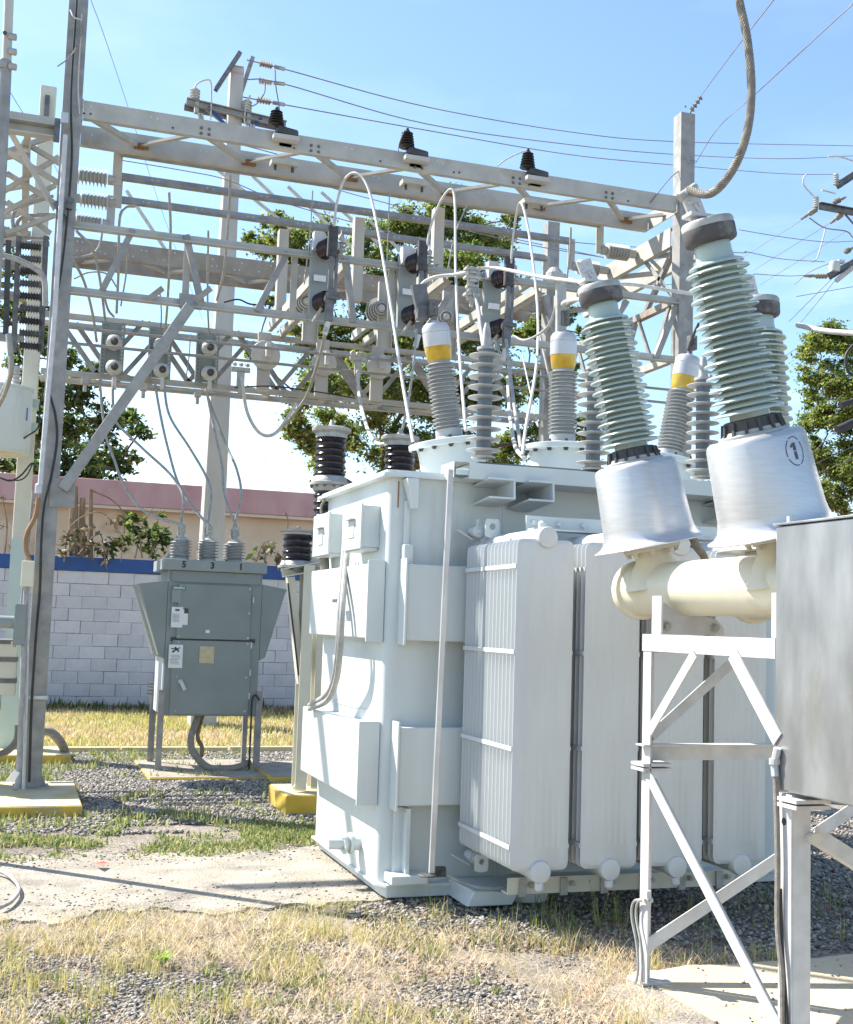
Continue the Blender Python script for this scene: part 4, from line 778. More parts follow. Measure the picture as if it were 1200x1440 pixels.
for i in range(4):
    xc = 2.53+i*.383; zc = 1.132; yf = 5.615
    rd = bpy.data.objects.new('radiator', F_front); col.objects.link(rd); rd.parent = tr; rd.location = Vector((xc, yf, zc))-tr.location; OFS[rd.name] = Vector((xc, yf, zc))
    for zz in (1.965, .305):
        build('header_pipe', MB().lathe([(.038,0), (.052,.004), (.055,.012), (.055,.06), (.05,.07), (.05,.755), (.075,.756), (.075,.776), (.05,.777), (.05,1.0)], (xc, yf-.035, zz), (0,1,0), 24), M_rad, rd, smooth=True)
    build('drain_plug', MB().lathe([(.016,0), (.022,.004), (.022,.035), (.014,.045)], (xc, yf-.01, .255), (0,0,-1), 12), M_rad, rd, smooth=True); build('vent_plug', MB().lathe([(.016,0), (.022,.004), (.022,.03), (.014,.04)], (xc+.01, yf+.07, 2.015), (0,0,1), 12), M_rad, rd, smooth=True)
    for k in range(1, 15):
        o = bpy.data.objects.new('fin', F_mid); col.objects.link(o); o.parent = rd; o.location = (0, k*.0505, 0)
    for zz in (1.815, 1.385, .905, .425):
        for s in (-1, 1): build('strap', MB().bb(xc+s*.158, xc+s*.163, yf, yf+.72, zz-.011, zz+.011), M_rad, rd)
# radiator brackets and rail
mb = MB().ang((2.50, 5.93, .125), (3.90, 5.93, .125), .085, .008, fx=-1)
build('lower_rail', mb, M_beige, tr)
for k in range(6): build('rail_clip', MB().box((2.58+k*.235, 5.925, .16), (.04,.02,.09)).bolt((2.63+k*.235, 5.92, .175), (0,-1,0), .012, .02), M_cast, tr)
mb = MB().bb(2.62, 3.15, 6.08, 6.092, 2.035, 2.12).bb(2.62, 3.15, 5.98, 6.08, 2.035, 2.045)
for k in range(4): mb.bolt((2.66+k*.15, 6.08, 2.08), (0,-1,0), .014, .02)
build('upper_bracket', mb, M_paint, tr, bevel=.002)
mb = MB().bb(3.25, 3.9, 6.08, 6.092, 2.035, 2.12).bb(3.25, 3.9, 5.98, 6.08, 2.035, 2.045); build('upper_bracket', mb, M_paint, tr, bevel=.002)
# eye lugs
def lug(c, s=.09):
    mb = MB(); n = 14; out = [(-s/2,-s*.75), (s/2,-s*.75), (s/2,s*.4), (s*.38,s/2), (-s*.38,s/2), (-s/2,s*.4)]; m_ = len(out)
    inn = [(s*.22*math.cos(2*math.pi*k/n), s*.22*math.sin(2*math.pi*k/n)) for k in range(n)]
    # plate as ring of quads around the eye
    ring = []
    for k in range(n):
        a = 2*math.pi*k/n; dx, dz = math.cos(a), math.sin(a); t_ = min((s/2)/abs(dx) if abs(dx) > 1e-6 else 9, ((s/2 if dz > 0 else s*.75))/abs(dz) if abs(dz) > 1e-6 else 9); ring.append((dx*t_, dz*t_))
    V = [(c[0]+x, c[1]+y, c[2]+z) for y in (0, .012) for x, z in ring]+[(c[0]+x, c[1]+y, c[2]+z) for y in (0, .012) for x, z in inn]
    F = []
    for k in range(n):
        j = (k+1) % n; F += [(k, j, 2*n+j, 2*n+k), (n+k, 3*n+k, 3*n+j, n+j), (k, n+k, n+j, j), (2*n+k, 2*n+j, 3*n+j, 3*n+k)]
    mb.add(V, F); return build('eye_lug', mb, M_paint, tr)
p = oy(693,743,6.25); lug((p.x, 6.25, p.z+.01), .085); p = oy(678,1212,6.2); lug((p.x, 6.2, p.z), .075)
for px, py in ((670,748), (665,1205)):
    p = oy(px, py, 6.36); mb = MB().cyl((p.x, 6.42, p.z), (p.x, 6.32, p.z), .032, 16); mb.bolt((p.x, 6.32, p.z), (0,-1,0), .015, .02); mb.box((p.x-.06, 6.4, p.z-.02), (.1,.07,.008), Matrix.Rotation(.5, 3, 'Y')); mb.cyl((p.x+.01, 6.36, p.z+.03), (p.x+.01, 6.36, p.z+.07), .012, 8); build('shutoff_valve', mb, M_rad, tr, smooth=True)
# turrets with high voltage bushings
for px, py, Yt, ax, topz, lab in ((633,620,7.3,(-.17,0,1),0,'left'), (791,628,7.3,(-.01,0,1),0,'mid'), (940,650,7.3,(.20,0,1),0,'right')):
    p = oy(px, py, Yt); A = Vector(ax).normalized()
    tb = build('turret', MB().lathe([(.205,-.5), (.215,-.10), (.22,-.035)], p, A, 32), M_paint, tr, smooth=True)
    build('turret_flange', MB().lathe([(.262,-.04), (.272,-.034), (.272,-.004), (.262,.0), (.10,.004)], p, A, 36), M_paint, tb, smooth=True)
    U = A.orthogonal().normalized(); V = A.cross(U); mb = MB()
    for k in range(14): a = k*math.pi/7; q = p+(U*math.cos(a)+V*math.sin(a))*.245; mb.bolt(q+A*.0, A, .011, .018); mb.bolt(q-A*.04, -A, .013, .018)
    build('flange_bolts', mb, M_iron, tb)
    b = build('hv_bushing', MB().lathe([(.105,0), (.105,.02), (.088,.03), (.088,.075), (.082,.08)]+[(r, .085+h) for r, h in ribs(17, .43, .098, .068)]+[(.07,.52)], p, A, 28), M_sgrey, tr, smooth=50)
    build('oil_glass', MB().lathe([(.068,.518), (.078,.53), (.088,.60), (.088,.615)], p, A, 28), M_amber, b, smooth=True)
    build('cap', MB().lathe([(.086,.613), (.09,.618), (.09,.705), (.086,.708), (.089,.712), (.088,.745), (.075,.765), (.03,.772), (.02,.79)], p, A, 28), M_white, b, smooth=True)
    mb = MB().cyl(p+A*.775, p+A*.90, .016, 10).box(p+A*.87+Vector((0,-.01,0)), (.055,.05,.10)); [mb.bolt(p+A*(.84+.03*k)+Vector((0,-.036,0)), (0,-1,0), .01, .015) for k in range(3)]
    build('terminal', mb, M_dgalv, b, bevel=.003)
# ================================================================ ARRESTERS on the header beam
for px, pb, pt, lab in ((680,640,492,'grey surge arrester with wide sheds in front of the left bushing turret'), (834,657,520,'grey surge arrester half hidden behind the green porcelain of the left breaker bushing'), (988,668,535,'grey surge arrester behind the numbered can, right of the tilted amber bushing')):
    p = oy(px, pb, 6.38); h = oy(px, pt, 6.38).z-p.z; t = thing('surge_arrester', p, lab, 'surge arrester', 'surge arresters on the header beam')
    build('core', MB().lathe([(.042,0), (.042,h)], p, (.0,0,1), 20), M_sgreyd, t, smooth=True)
    for k in range(10):
        zk = (k+.5)*h/10; build('shed', MB().lathe([(.0425,-.012), (.098,-.006), (.0995,-.003), (.098,-.0005), (.0425,.010)], p+Vector((0,0,zk)), (0,0,1), 36), M_sgrey, t, smooth=60)
    build('foot', MB().lathe([(.07,-.02), (.07,-.008), (.05,.0), (.045,.02)], p, (0,0,1), 20), M_cast, t, smooth=True)
    q = p+Vector((0,0,h)); mb = MB().lathe([(.055,0), (.055,.015), (.03,.02), (.022,.12), (.012,.16)], q, (0,0,1), 14); mb.tube(spline([q+Vector((.05,0,0)), q+Vector((.055,0,.05)), q+Vector((.03,0,.055)), q+Vector((.02,0,.03))]), .008, 6)
    build('line_terminal', mb, M_cast, t, smooth=True)
# ================================================================ BROWN INSULATOR COLUMNS behind the tank
def brown(p, rs, parts_, lab, grp=None):
    t = thing('insulator_column', p, lab, 'insulator', grp); z = 0
    for kind_, h in parts_:
        if kind_ == 's': build('porcelain', MB().lathe(ribs(max(3, int(round(h/.058))), h, rs, rs*.90), p+Vector((0,0,z)), (0,0,1), 28), M_brown, t, smooth=50)
        elif kind_ == 'c': build('cap', MB().lathe([(rs*1.0,0), (rs*1.0,h*.35), (rs*1.22,h*.55), (rs*1.25,h*.8), (rs*1.15,h*.9), (rs*.4,h), (rs*.2,h*1.15), (rs*.1,h*1.6)], p+Vector((0,0,z)), (0,0,1), 28), M_cast, t, smooth=45)
        elif kind_ == 'f':
            f_ = build('joint_flange', MB().lathe([(rs*.98,0), (rs*1.05,h*.1), (rs*1.12,h*.35), (rs*1.25,h*.40), (rs*1.25,h*.58), (rs*1.12,h*.62), (rs*1.02,h*.95), (rs*.95,h)], p+Vector((0,0,z)), (0,0,1), 28), M_cast, t, smooth=40)
            mb = MB()
            for k in range(12): a = k*math.pi/6; mb.bolt(p+Vector((math.cos(a)*rs*1.16, math.sin(a)*rs*1.16, z+h*.38)), (0,0,-1), .012, .018)
            build('flange_bolts', mb, M_dgalv, f_)
        z += h
    return t
YBC = 9.9; s_ = YBC/FOC/.94
for px, pt, pl, lab in ((465, 600, 692, 'tall two stage brown insulator column left of the transformer tank'), (562, 612, 702, 'tall brown insulator column showing above the tank corner below the hanging white lead')):
    top = oy(px, pt, YBC).z; base = 2.02; p = Vector((oy(px, 650, YBC).x, YBC, base)); lowf = oy(px, pl, YBC).z
    brown(p, .135, [('s', lowf-base), ('f', .13), ('s', top-.10-(lowf+.13)), ('c', .10)], lab, 'brown insulator columns behind the tank')
p = oy(417, 806, 9.75); tp = oy(417, 742, 9.75).z
t = brown(p+Vector((0,0,.0)), .125, [('f', .10), ('s', tp-p.z-.16), ('c', .045)], 'short brown insulator standing on the beige support stand')
# beige support stand
st = thing('support_stand', (2.45, 9.75, .17), 'beige steel support stand with a slanted arm on a yellow plinth', 'stand')
xa = oy(430,1110,9.65).x
build('column', MB().chan((xa-.02, 9.62, .17), (xa-.02, 9.62, 1.96), .14, .09, .01, up=(0,1,0)), M_beige, st); build('column', MB().ibeam((xa+.10, 9.72, .17), (xa+.10, 9.72, 2.0), .14, .12, .01), M_beige, st)
build('slanted_arm', MB().chan(oy(403,812,9.66), oy(418,962,9.66), .09, .06, .008, up=(0,1,0)), M_beige, st)
build('top_beam', MB().chan(oy(396,806,9.64), oy(450,796,9.64), .07, .10, .008), M_beige, st); build('top_plate', MB().bb(2.1, 2.6, 9.62, 10.05, 1.945, 1.958), M_beige, st, bevel=.002)
build('terminal_box', MB().box(oy(442,780,9.7)+Vector((0,.1,0)), (.17,.2,.22)), M_beige, st, bevel=.008)
build('box_lid', MB().box(oy(440,768,9.7)+Vector((0,.1,.02)), (.22,.26,.02)), M_beige, st, bevel=.004)
build('black_lead', MB().tube(spline([oy(405,820,9.6), oy(412,880,9.6), oy(420,950,9.6)]), .007, 6), M_black, st, smooth=True)
build('earth_lead', MB().tube(spline([oy(428,960,9.6), oy(424,975,9.6), oy(424,1050,9.6), oy(425,1090,9.6)]), .010, 6), M_dkcable, st, smooth=True)
build('gland', MB().lathe([(.03,0), (.03,.05)], oy(428,962,9.6), (0,0,1), 12), M_rust, st, smooth=True)
for xx in (xa-.07, xa+.17): build('foot_gusset', MB().add([(xx-.06,9.58,.17), (xx+.06,9.58,.17), (xx+.03,9.6,.3), (xx-.06,9.60,.17), (xx+.06,9.60,.17), (xx+.03,9.61,.3)], [(0,1,2), (5,4,3), (0,3,4,1), (1,4,5,2), (2,5,3,0)]), M_beige, st)

# ================================================================ GREY CABINET
CY = 12.05; CX0, CX1, CB = 1.40, 2.33, 12.78
cb = thing('recloser_cabinet', ((CX0+CX1)/2, 12.4, .028), 'grey outdoor recloser cabinet numbered 5 3 1 with two doors and side hoods', 'cabinet')
build('body', MB().bb(CX0, CX1, CY, CB, .55, 1.98), M_cab, cb, bevel=.006)
build('sun_toned_side_panel', MB().bb(CX0-.008, CX0, CY+.03, CB-.03, .56, 1.52), M_rad, cb)  # paler than the body: sunlight on this side put into the colour
build('lid', MB().bb(CX0-.07, CX1+.03, CY-.06, CB+.05, 1.965, 2.075), M_cabl, cb, bevel=.008)
build('top_trim', MB().bb(CX0+.03, CX1-.02, CY-.02, CY, 1.855, 1.962), M_cab, cb, bevel=.003)
zs = .5*(oy(232,897,CY).z+oy(350,903,CY).z)
ud = build('upper_door', MB().bb(CX0+.10, CX1-.11, CY-.022, CY-.002, zs+.008, 1.835), M_cab, cb, bevel=.004); ld = build('lower_door', MB().bb(CX0+.07, CX1-.09, CY-.024, CY-.002, .565, zs-.008), M_cab, cb, bevel=.004)
build('door_gap', MB().bb(CX0+.05, CX1-.05, CY-.006, CY-.001, zs-.02, zs+.02), M_iron, cb)
for d in (ud, ld):
    z0_, z1_ = (zs+.03, 1.81) if d is ud else (.60, zs-.03); mb = MB()
    for zz in (z0_, (z0_+z1_)/2, z1_):
        mb.bolt((CX1-.125, CY-.022, zz), (0,-1,0), .008, .006); mb.bolt((CX0+.125, CY-.022, zz), (0,-1,0), .006, .005)
    build('screws', mb, M_newgalv, d)
for zz in (1.70, 1.25, .98, .75): build('hinge', MB().bb(CX1-.095, CX1-.08, CY-.03, CY, zz-.03, zz+.03), M_newgalv, cb)
build('handle', MB().bar((CX0+.155, CY-.05, .90), (CX0+.205, CY-.05, .80), .035, .025, (0,1,0)).cyl((CX0+.16, CY-.05, .885), (CX0+.16, CY-.02, .885), .022, 10), M_newgalv, ld, bevel=.004)
for s, x0, nm in ((-1, CX0, 'side_hood'), (1, CX1, 'side_hood')):
    P0 = [(x0+s*.002, 1.86), (x0+s*.285*(.9 if s > 0 else 1), 1.82), (x0+s*.265*(.9 if s > 0 else 1), 1.78), (x0+s*.06, 1.13), (x0+s*.002, 1.10)]
    mb = MB().add([(x, CY+.0, z) for x, z in P0]+[(x, CB-.05, z) for x, z in P0], [tuple(range(5)), tuple(range(9, 4, -1))]+[(i, (i+1) % 5, 5+(i+1) % 5, 5+i) for i in range(5)]); build(nm, mb, M_cab, cb, bevel=.004)
for x in (CX0+.02, CX1-.01):
    for y in (CY-.01, CB): build('leg', MB().ang((x, y, .03), (x, y, .80), .06, .006, fx=(1 if x < 2 else -1), fy=(1 if y < 12.3 else -1)), M_galv, cb)
for x in (CX0+.03, CX1-.02):
    for y in (CY-.01, CB): build('foot', MB().bb(x-.05, x+.05, y-.05, y+.05, .026, .036), M_galv, cb)
build('sticker', MB().box(oy(249,868,CY-.026), (.11,.003,.20)), M_sticker, ud); build('sticker', MB().box(oy(257,868,CY-.028), (.10,.003,.15)), M_sticker, ud)
sk = build('sticker', MB().box(oy(248,838,CY-.026), (.085,.003,.13)), M_cabl, ud)
s1 = build('warning_sticker', MB().box(oy(247,923,CY-.028), (.135,.003,.225)), M_sticker, ld)
c = oy(247,923,CY-.031); mb = MB()
mb.bar(c+Vector((-.035,0,.045)), c+Vector((.04,0,.085)), .010, .002, (0,1,0)).bar(c+Vector((-.01,0,.09)), c+Vector((.03,0,.045)), .014, .002, (0,1,0)).bar(c+Vector((-.045,0,.075)), c+Vector((.01,0,.07)), .010, .002, (0,1,0)).bar(c+Vector((.0,0,.065)), c+Vector((-.03,0,.035)), .010, .002, (0,1,0))
build('pictogram', mb, M_print, ld)
mb = MB()
for k in range(7): mb.box(c+Vector((-.005+random.uniform(-.01,.01), 0, .01-k*.014)), (.09+random.uniform(-.02,.015), .001, .003))
c2 = oy(249,868,CY-.0295)
for k in range(7): mb.box(c2+Vector((-.01, 0, .03-k*.012)), (.07,.001,.003))
mb.box(c2+Vector((0,0,.07)), (.04,.001,.02)); mb.box(oy(262,862,CY-.031)+Vector((0,0,.02)), (.04,.001,.05)); 
build('printed_lines', mb, M_printg, ld)
build('nameplate', MB().box(oy(291,921,CY-.028), (.145,.003,.165)), M_plate, ld); build('small_label', MB().box(oy(292,888,CY-.026), (.04,.003,.03)), M_sticker, ud)
lg = build('logo_plate', MB().box(oy(252,827,CY-.027), (.13,.004,.035)), M_logo, ud)
def text(s, p, size, m, parent, name='lettering', rot=(R(90),0,0), bold=.0, ext=.0008):
    cu = bpy.data.curves.new('t', 'FONT'); cu.body = s; cu.size = size; cu.align_x = 'CENTER'; cu.align_y = 'CENTER'; cu.extrude = ext; cu.offset = bold
    o = bpy.data.objects.new('t', cu); col.objects.link(o); bpy.context.view_layer.update(); me = bpy.data.meshes.new_from_object(o.evaluated_get(bpy.context.evaluated_depsgraph_get())); bpy.data.objects.remove(o)
    ob = bpy.data.objects.new(name, me); me.materials.clear(); me.materials.append(m); col.objects.link(ob)
    if parent: ob.parent = parent; p = Vector(p)-OFS[parent.name]
    ob.location = p; ob.rotation_euler = rot; OFS[ob.name] = Vector(p); return ob
text('SIEMENS', oy(252,827,CY-.031), .030, M_sticker, lg, bold=.0008)
for s, px in (('5', 259), ('3', 299), ('1', 339)): text(s, oy(px, 794+(px-259)*.045, CY-.064), .085, M_print, cb, bold=.003)
# cabinet bushings
CONN = []
for px in (252, 290, 328):
    for j, y in enumerate((CY+.12, CY+.42)):
        p = Vector((oy(px+3, 785, CY+.12).x-(0 if j == 0 else -.015), y, 2.075)); b = build('bushing', MB().lathe([(.075,0), (.075,.02), (.06,.03)]+[(r, .03+h) for r, h in ribs(6, .18, .100, .062)]+[(.045,.22), (.04,.23)], p, (0,0,1), 22), M_sgrey, cb, smooth=50)
        CONN.append(p+Vector((0,0,.35))); mb = MB().cyl(p+Vector((0,0,.21)), p+Vector((0,0,.28)), .018, 10).box(p+Vector((0,0,.31)), (.055,.03,.09)).bolt(p+Vector((0,-.015,.33)), (0,-1,0), .012, .02).bolt(p+Vector((0,-.015,.29)), (0,-1,0), .012, .02)
        build('connector', mb, M_cast, b, bevel=.004)
build('lifting_hook', MB().bar((CX0-.02, CY+.1, 2.07), (CX0+.01, CY+.1, 2.13), .02, .03), M_cabl, cb)
build('conduit', MB().tube(spline([(1.78,12.2,.56), oy(268,1045,12.1), oy(283,1072,12.05), oy(303,1082,12.0), oy(330,1080,12.0), oy(352,1072,12.05)]), .035, 10), M_dkcable, cb, smooth=True)
build('cable_tail', MB().tube(spline([(1.84,12.3,.56), oy(278,1035,12.2), oy(284,1050,12.2), oy(283,1065,12.2)]), [.02+.002*(i > 8) for i in range(25)], 8), M_deadw, cb, smooth=True)
build('black_cable', MB().tube(spline([oy(365,985,CY-.05), oy(360,978,CY-.05), oy(355,984,CY-.05), oy(353,1020,CY-.05), oy(350,1088,CY-.05)]), .010, 7), M_black, cb, smooth=True)
mb = MB()
for k in range(4): mb.cyl((CX0-.03, CB-.15, .72+.035*k), (CX0-.09, CB-.15, .73+.035*k), .008, 6)
build('side_studs', mb, M_dgalv, cb)
build('latch', MB().box((CX0-.02, CY+.1, 1.32), (.03,.03,.05)), M_iron, cb)

# ================================================================ CIRCUIT BREAKER
BX, BY0, BY1 = 2.58, 4.68, 3.62
br = thing('circuit_breaker', (3.4, 4.2, .035), 'circuit breaker with cream tanks, aluminium cans and green porcelain bushings on galvanised frame', 'circuit breaker')
BX1 = 4.5
for x, fxs in ((BX, 1), (BX1, -1)):
    for y, fys in ((BY0, -1), (BY1, 1)):
        # angle legs: one face along X, one along Y
        s = 1 if y == BY0 else -1
        z1 = 1.485 if y == BY0 else .955
        mb = MB().bb(x, x+fxs*.008, y, y-s*.07, .04, z1-.0).bb(x+fxs*.008, x+fxs*.055, y, y+.008, .04, z1) if y == BY0 else MB().bb(x, x+fxs*.008, y, y+.075, .04, z1).bb(x+fxs*.008, x+fxs*.08, y, y+.008, .04, z1)
        build('leg', mb, M_newgalv, br, bevel=.002)
        build('foot_plate', MB().bb(x-.02, x+fxs*.12, y-.06, y+.06, .033, .045), M_newgalv, br)
        build('splice_plate', MB().bb(x-.03, x+fxs*.11, y-.07, y+.04, .915, .928).bb(x-.03, x+fxs*.11, y-.07, y+.04, .935, .948), M_newgalv, br)
mb = MB(); mb.bolt((BX-.001, BY1+.04, .86), (-1,0,0), .010, .004); build('bolt_hole', mb, M_iron, br)
for x in (BX, BX1):
    build('top_rail', MB().ang((x-.003, BY1+.095, 1.494), (x-.003, BY0+.004, 1.494), .072, .008, fx=1 if x < 3 else -1, fy=-1), M_newgalv, br)
build('crossbar', MB().bb(BX+.01, BX1, BY0-.01, BY0-.002, .955, 1.02).bb(BX-.03, BX1, BY0-.07, BY0-.0, 1.02, 1.027), M_newgalv, br)
build('top_crossbar', MB().bb(BX+.01, BX1, BY0-.01, BY0-.002, 1.415, 1.48), M_newgalv, br)
def brace(a, b, w_=.05, up=(0,1,0)): return build('diagonal_brace', MB().ang(a, b, w_, .006, up), M_newgalv, br)
brace(Vector((BX-.008, BY0-.05, .88)), Vector((BX-.008, BY1+.06, .12)), .05, (1,0,0))
for a_, b_, w_ in (((977,919),(914,1028),.045), ((1030,919),(1094,1040),.062)): build('diagonal_brace', MB().bar(ox(*a_, BX-.010), ox(*b_, BX-.010), w_, .006, (1,0,0)), M_newgalv, br)
brace(Vector((BX+.03, BY0-.015, .15)), Vector((4.45, BY0-.015, 1.12)), .055)
brace(oy(921,1041,BY0-.015), oy(1058,916,BY0-.015), .045)
brace(Vector((BX+.08, BY1-.0, .80)), Vector((BX+.9, BY1-.0, .35)), .055)
mb = MB().cyl((BX+.08, BY1+.02, .81), (BX+.08, BY1-.03, .81), .02, 10); build('brace_bolt', mb, M_beige, br)
# mechanism cabinet
mc = build('mechanism_cabinet', MB().bb(BX-.006, BX+.75, 2.45, BY1+.09, .965, 1.895), M_inox, br, bevel=.006)
build('cabinet_lid', MB().bb(BX-.012, BX+.76, 2.44, BY1+.1, 1.897, 1.906), M_inox, mc, bevel=.002)
build('lifting_lug', MB().cyl((BX+.02, 3.66, 1.905), (BX+.02, 3.66, 1.93), .012, 10), M_newgalv, mc)
# control cable and gland
mb = MB().tube(spline([ox(1094,1052,BX-.02), ox(1090,1075,BX-.02), ox(1091,1092,BX-.02)]), .014, 8).lathe([(.02,0), (.02,.02)], ox(1090,1075,BX-.02), (0,0,1), 10); build('cable_gland', mb, M_newgalv, br, smooth=True)
build('control_cable', MB().tube(spline([ox(1091,1090,BX-.02), ox(1094,1200,BX-.02), ox(1094,1300,BX-.02), ox(1100,1370,BX-.02), ox(1101,1425,BX-.02), ox(1102,1500,BX-.02)]), .010, 8), M_dkcable, br, smooth=True)
build('control_cable', MB().tube(spline([ox(1098,1250,BX-.012), ox(1101,1340,BX-.012), ox(1108,1440,BX-.012), ox(1110,1500,BX-.012)]), .006, 8), M_black, br, smooth=True)
for q in (0, 6): build('earth_cable', MB().tube(spline([ox(911+q*.4,1266,BX-.015), ox(892+q,1268,BX-.02), ox(889+q,1290,BX-.02), ox(896+q,1330,BX-.02), ox(897+q,1370,BX-.02), ox(888+q*2,1396,BX-.02)]), .006, 6), M_cable, br, smooth=True)
build('earth_clamp', MB().cyl(ox(905,1266,BX-.03), ox(918,1266,BX+.01), .01, 8).box(ox(909,1262,BX-.01), (.02,.05,.06)), M_newgalv, br)
# poles
for ip, (xp, til) in enumerate(((2.80, -.235), (3.42, -.06), (4.12, .235))):
    zt = 1.70
    pl = build('pole_tank', MB().lathe([(.02,-.03), (.10,-.028), (.135,-.02), (.14,0), (.14,.035), (.125,.045), (.122,.07), (.122,1.36), (.14,1.37), (.14,1.42)], (xp, 5.13, zt), (0,-1,0), 36), M_cream, br, smooth=45)
    for yb_, nm in ((4.93, 'far'), (3.98, 'near')):
        A = Vector((til*(1.2 if yb_ < 4.5 and ip == 0 else 1), .02 if yb_ > 4.5 else -.02, 1)).normalized(); p = Vector((xp+(.015 if yb_ < 4.5 and ip == 0 else 0), yb_, zt))
        bz = .205  # distance from tank axis to the can's underside
        build('neck', MB().lathe([(.16,.02), (.105,.11), (.085,.14), (.085,.19)], p, A, 28), M_cream, pl, smooth=60)
        mb = MB().lathe([(.125,.185), (.13,.19), (.13,.203)], p, A, 24); U = A.orthogonal().normalized(); V = A.cross(U)
        for k in range(8): a = k*math.pi/4+.3; mb.bolt(p+A*.185+(U*math.cos(a)+V*math.sin(a))*.11, -A, .012, .022)
        build('neck_flange', mb, M_beige, pl, smooth=True)
        q = p+A*bz; cn = build('transformer_can', MB().lathe([(.255,0), (.262,.002), (.262,.006), (.236,.018), (.219,.036), (.211,.06), (.206,.09), (.190,.362), (.183,.378), (.168,.387), (.06,.39)], q, A, 56), M_alu, br, smooth=50)
        q2 = q+A*.385
        mb = MB().lathe([(.135,0), (.135,.012), (.118,.018), (.112,.03)], q2, A, 32); build('base_ring', mb, M_capgrey, cn, smooth=True)
        mb = MB().lathe([(.113,.014), (.110,.02), (.104,.068), (.09,.072)], q2, A, 32)
        for k in range(14): a = k*math.pi/7; d_ = U*math.cos(a)+V*math.sin(a); mb.bar(q2+d_*.116+A*.012, q2+d_*.104+A*.064, .012, .02, d_)
        build('clamp_ring', mb, M_iron, cn, smooth=40)
        n = 24; L = .60; pr = [(.078,.055), (.076,.095)]
        for i in range(n):
            z = .10+i*L/n; rs_ = (.135 if i % 2 == 0 else .118)*(1-.10*i/n); rc_ = .082-.008*i/n
            pr += [(rc_, z), (rs_-.012, z-.006), (rs_-.001, z-.006), (rs_, z-.002), (rs_-.004, z+.003), (rc_+.01, z+.012), (rc_, z+.016)]
        pr += [(.073, .70), (.070,.72), (.070,.765), (.066,.77)]
        bu = build('porcelain_bushing', MB().lathe(pr, q2, A, 44), M_celadon, br, smooth=45)
        build('cap', MB().lathe([(.100,.818), (.1005,.838), (.094,.848), (.03,.853)], q2, A, 36), M_capgrey, bu, smooth=35)
        build('cap_band', MB().lathe([(.072,.755), (.088,.757), (.097,.762), (.1005,.770), (.1015,.817), (.1005,.819)], q2, A, 36), M_capdark, bu, smooth=True)
        d_ = Vector((-.35,-.1,0)); pb = q2+A*.85+Vector((-.035,0,0)); pe = pb+A*.11+Vector((-.02,0,0))
        mb = MB().bar(pb, pe, .075, .014, (0,1,0)).box(pb+A*.008, (.10,.07,.014))
        mb.bar(pb.lerp(pe, .0)+Vector((.02,.01,0)), pb.lerp(pe, .5)+Vector((.0,.01,0)), .012, .05, (0,1,0))
        for k in range(2):
            for s in (-1, 1): mb.bolt(pb.lerp(pe, .5+.35*k)+Vector((s*.02,-.007,0)), (0,-1,0), .008, .01)
        build('terminal_pad', mb, M_newgalv, bu, bevel=.003)
        if ip == 0 and nm == 'near': TPAD = pe.copy(); CAN = (q.copy(), A.copy())
        if ip == 0 and nm == 'far': TPAD0 = pe.copy()
        if ip == 1 and nm == 'far': TPAD2 = pe.copy()
    for yb_ in (4.68, 3.80):
        b0 = Vector((xp-.17, yb_, 1.495))
        sp = [(-.17,0), (.17,0), (.17,.03), (.13,.07), (.06,.085), (0,.08), (-.06,.085), (-.12,.13), (-.17,.16)]
        mb = MB().add([(xp+x, yb_-.02, 1.497+z) for x, z in sp]+[(xp+x, yb_-.008, 1.497+z) for x, z in sp], [tuple(range(9)), tuple(range(17, 8, -1))]+[(i, (i+1) % 9, 9+(i+1) % 9, 9+i) for i in range(9)])
        sd_ = build('saddle', mb, M_newgalv, br); build('saddle_flange', MB().bb(xp-.180, xp-.171, yb_-.08, yb_-.0, 1.497, 1.66), M_newgalv, sd_)
        for s in (-1, 1): build('bolt', MB().bolt((xp+s*.12, yb_-.02, 1.53), (0,-1,0), .016, .02), M_cast, sd_)
# number stencil wrapped on the near can
q, A = CAN
def on_can(u, h, off=.0012):
    """u: angle round the can, h: height up the can"""
    r_ = .206-(h-.09)*(.016/.272)+off; U = Vector((0,-1,0)); U = (U-A*U.dot(A)).normalized(); V = A.cross(U)  # U towards the yard, V towards +x
    return q+A*h+(U*math.cos(u)+V*math.sin(u))*r_
def on_px(px, py):
    best = None
    for iu in range(-90, 91):
        for ih in range(4, 37):
            p = on_can(iu*.0174, ih*.01); d = p-Vector((0,0,EYE)); z = d.dot(_f); e = abs(600+FOC*d.dot(_r)/z-px)+abs(720-FOC*d.dot(_u)/z-py)
            if best is None or e < best[0]: best = (e, iu*.0174, ih*.01)
    return best[1], best[2]
uc, hc = on_px(1119, 633); mb = MB()
def decal(pts2): mb.add([on_can(uc+a/.2, hc+b) for a, b in pts2], [tuple(range(len(pts2)))])
for k in range(40):
    if k % 9 == 4: continue
    a, b = 2*math.pi*k/40, 2*math.pi*(k+.95)/40
    decal([(.043*math.cos(a), .056*math.sin(a)), (.043*math.cos(b), .056*math.sin(b)), (.0395*math.cos(b), .0525*math.sin(b)), (.0395*math.cos(a), .0525*math.sin(a))])
decal([(-.007,-.032), (.007,-.032), (.007,-.002), (-.007,-.002)]); decal([(-.007,.001), (.007,.001), (.007,.032), (-.007,.032)]); decal([(-.018,.014), (-.008,.018), (-.008,.031), (-.018,.022)])
build('number_one_stencil', mb, M_printg, br)

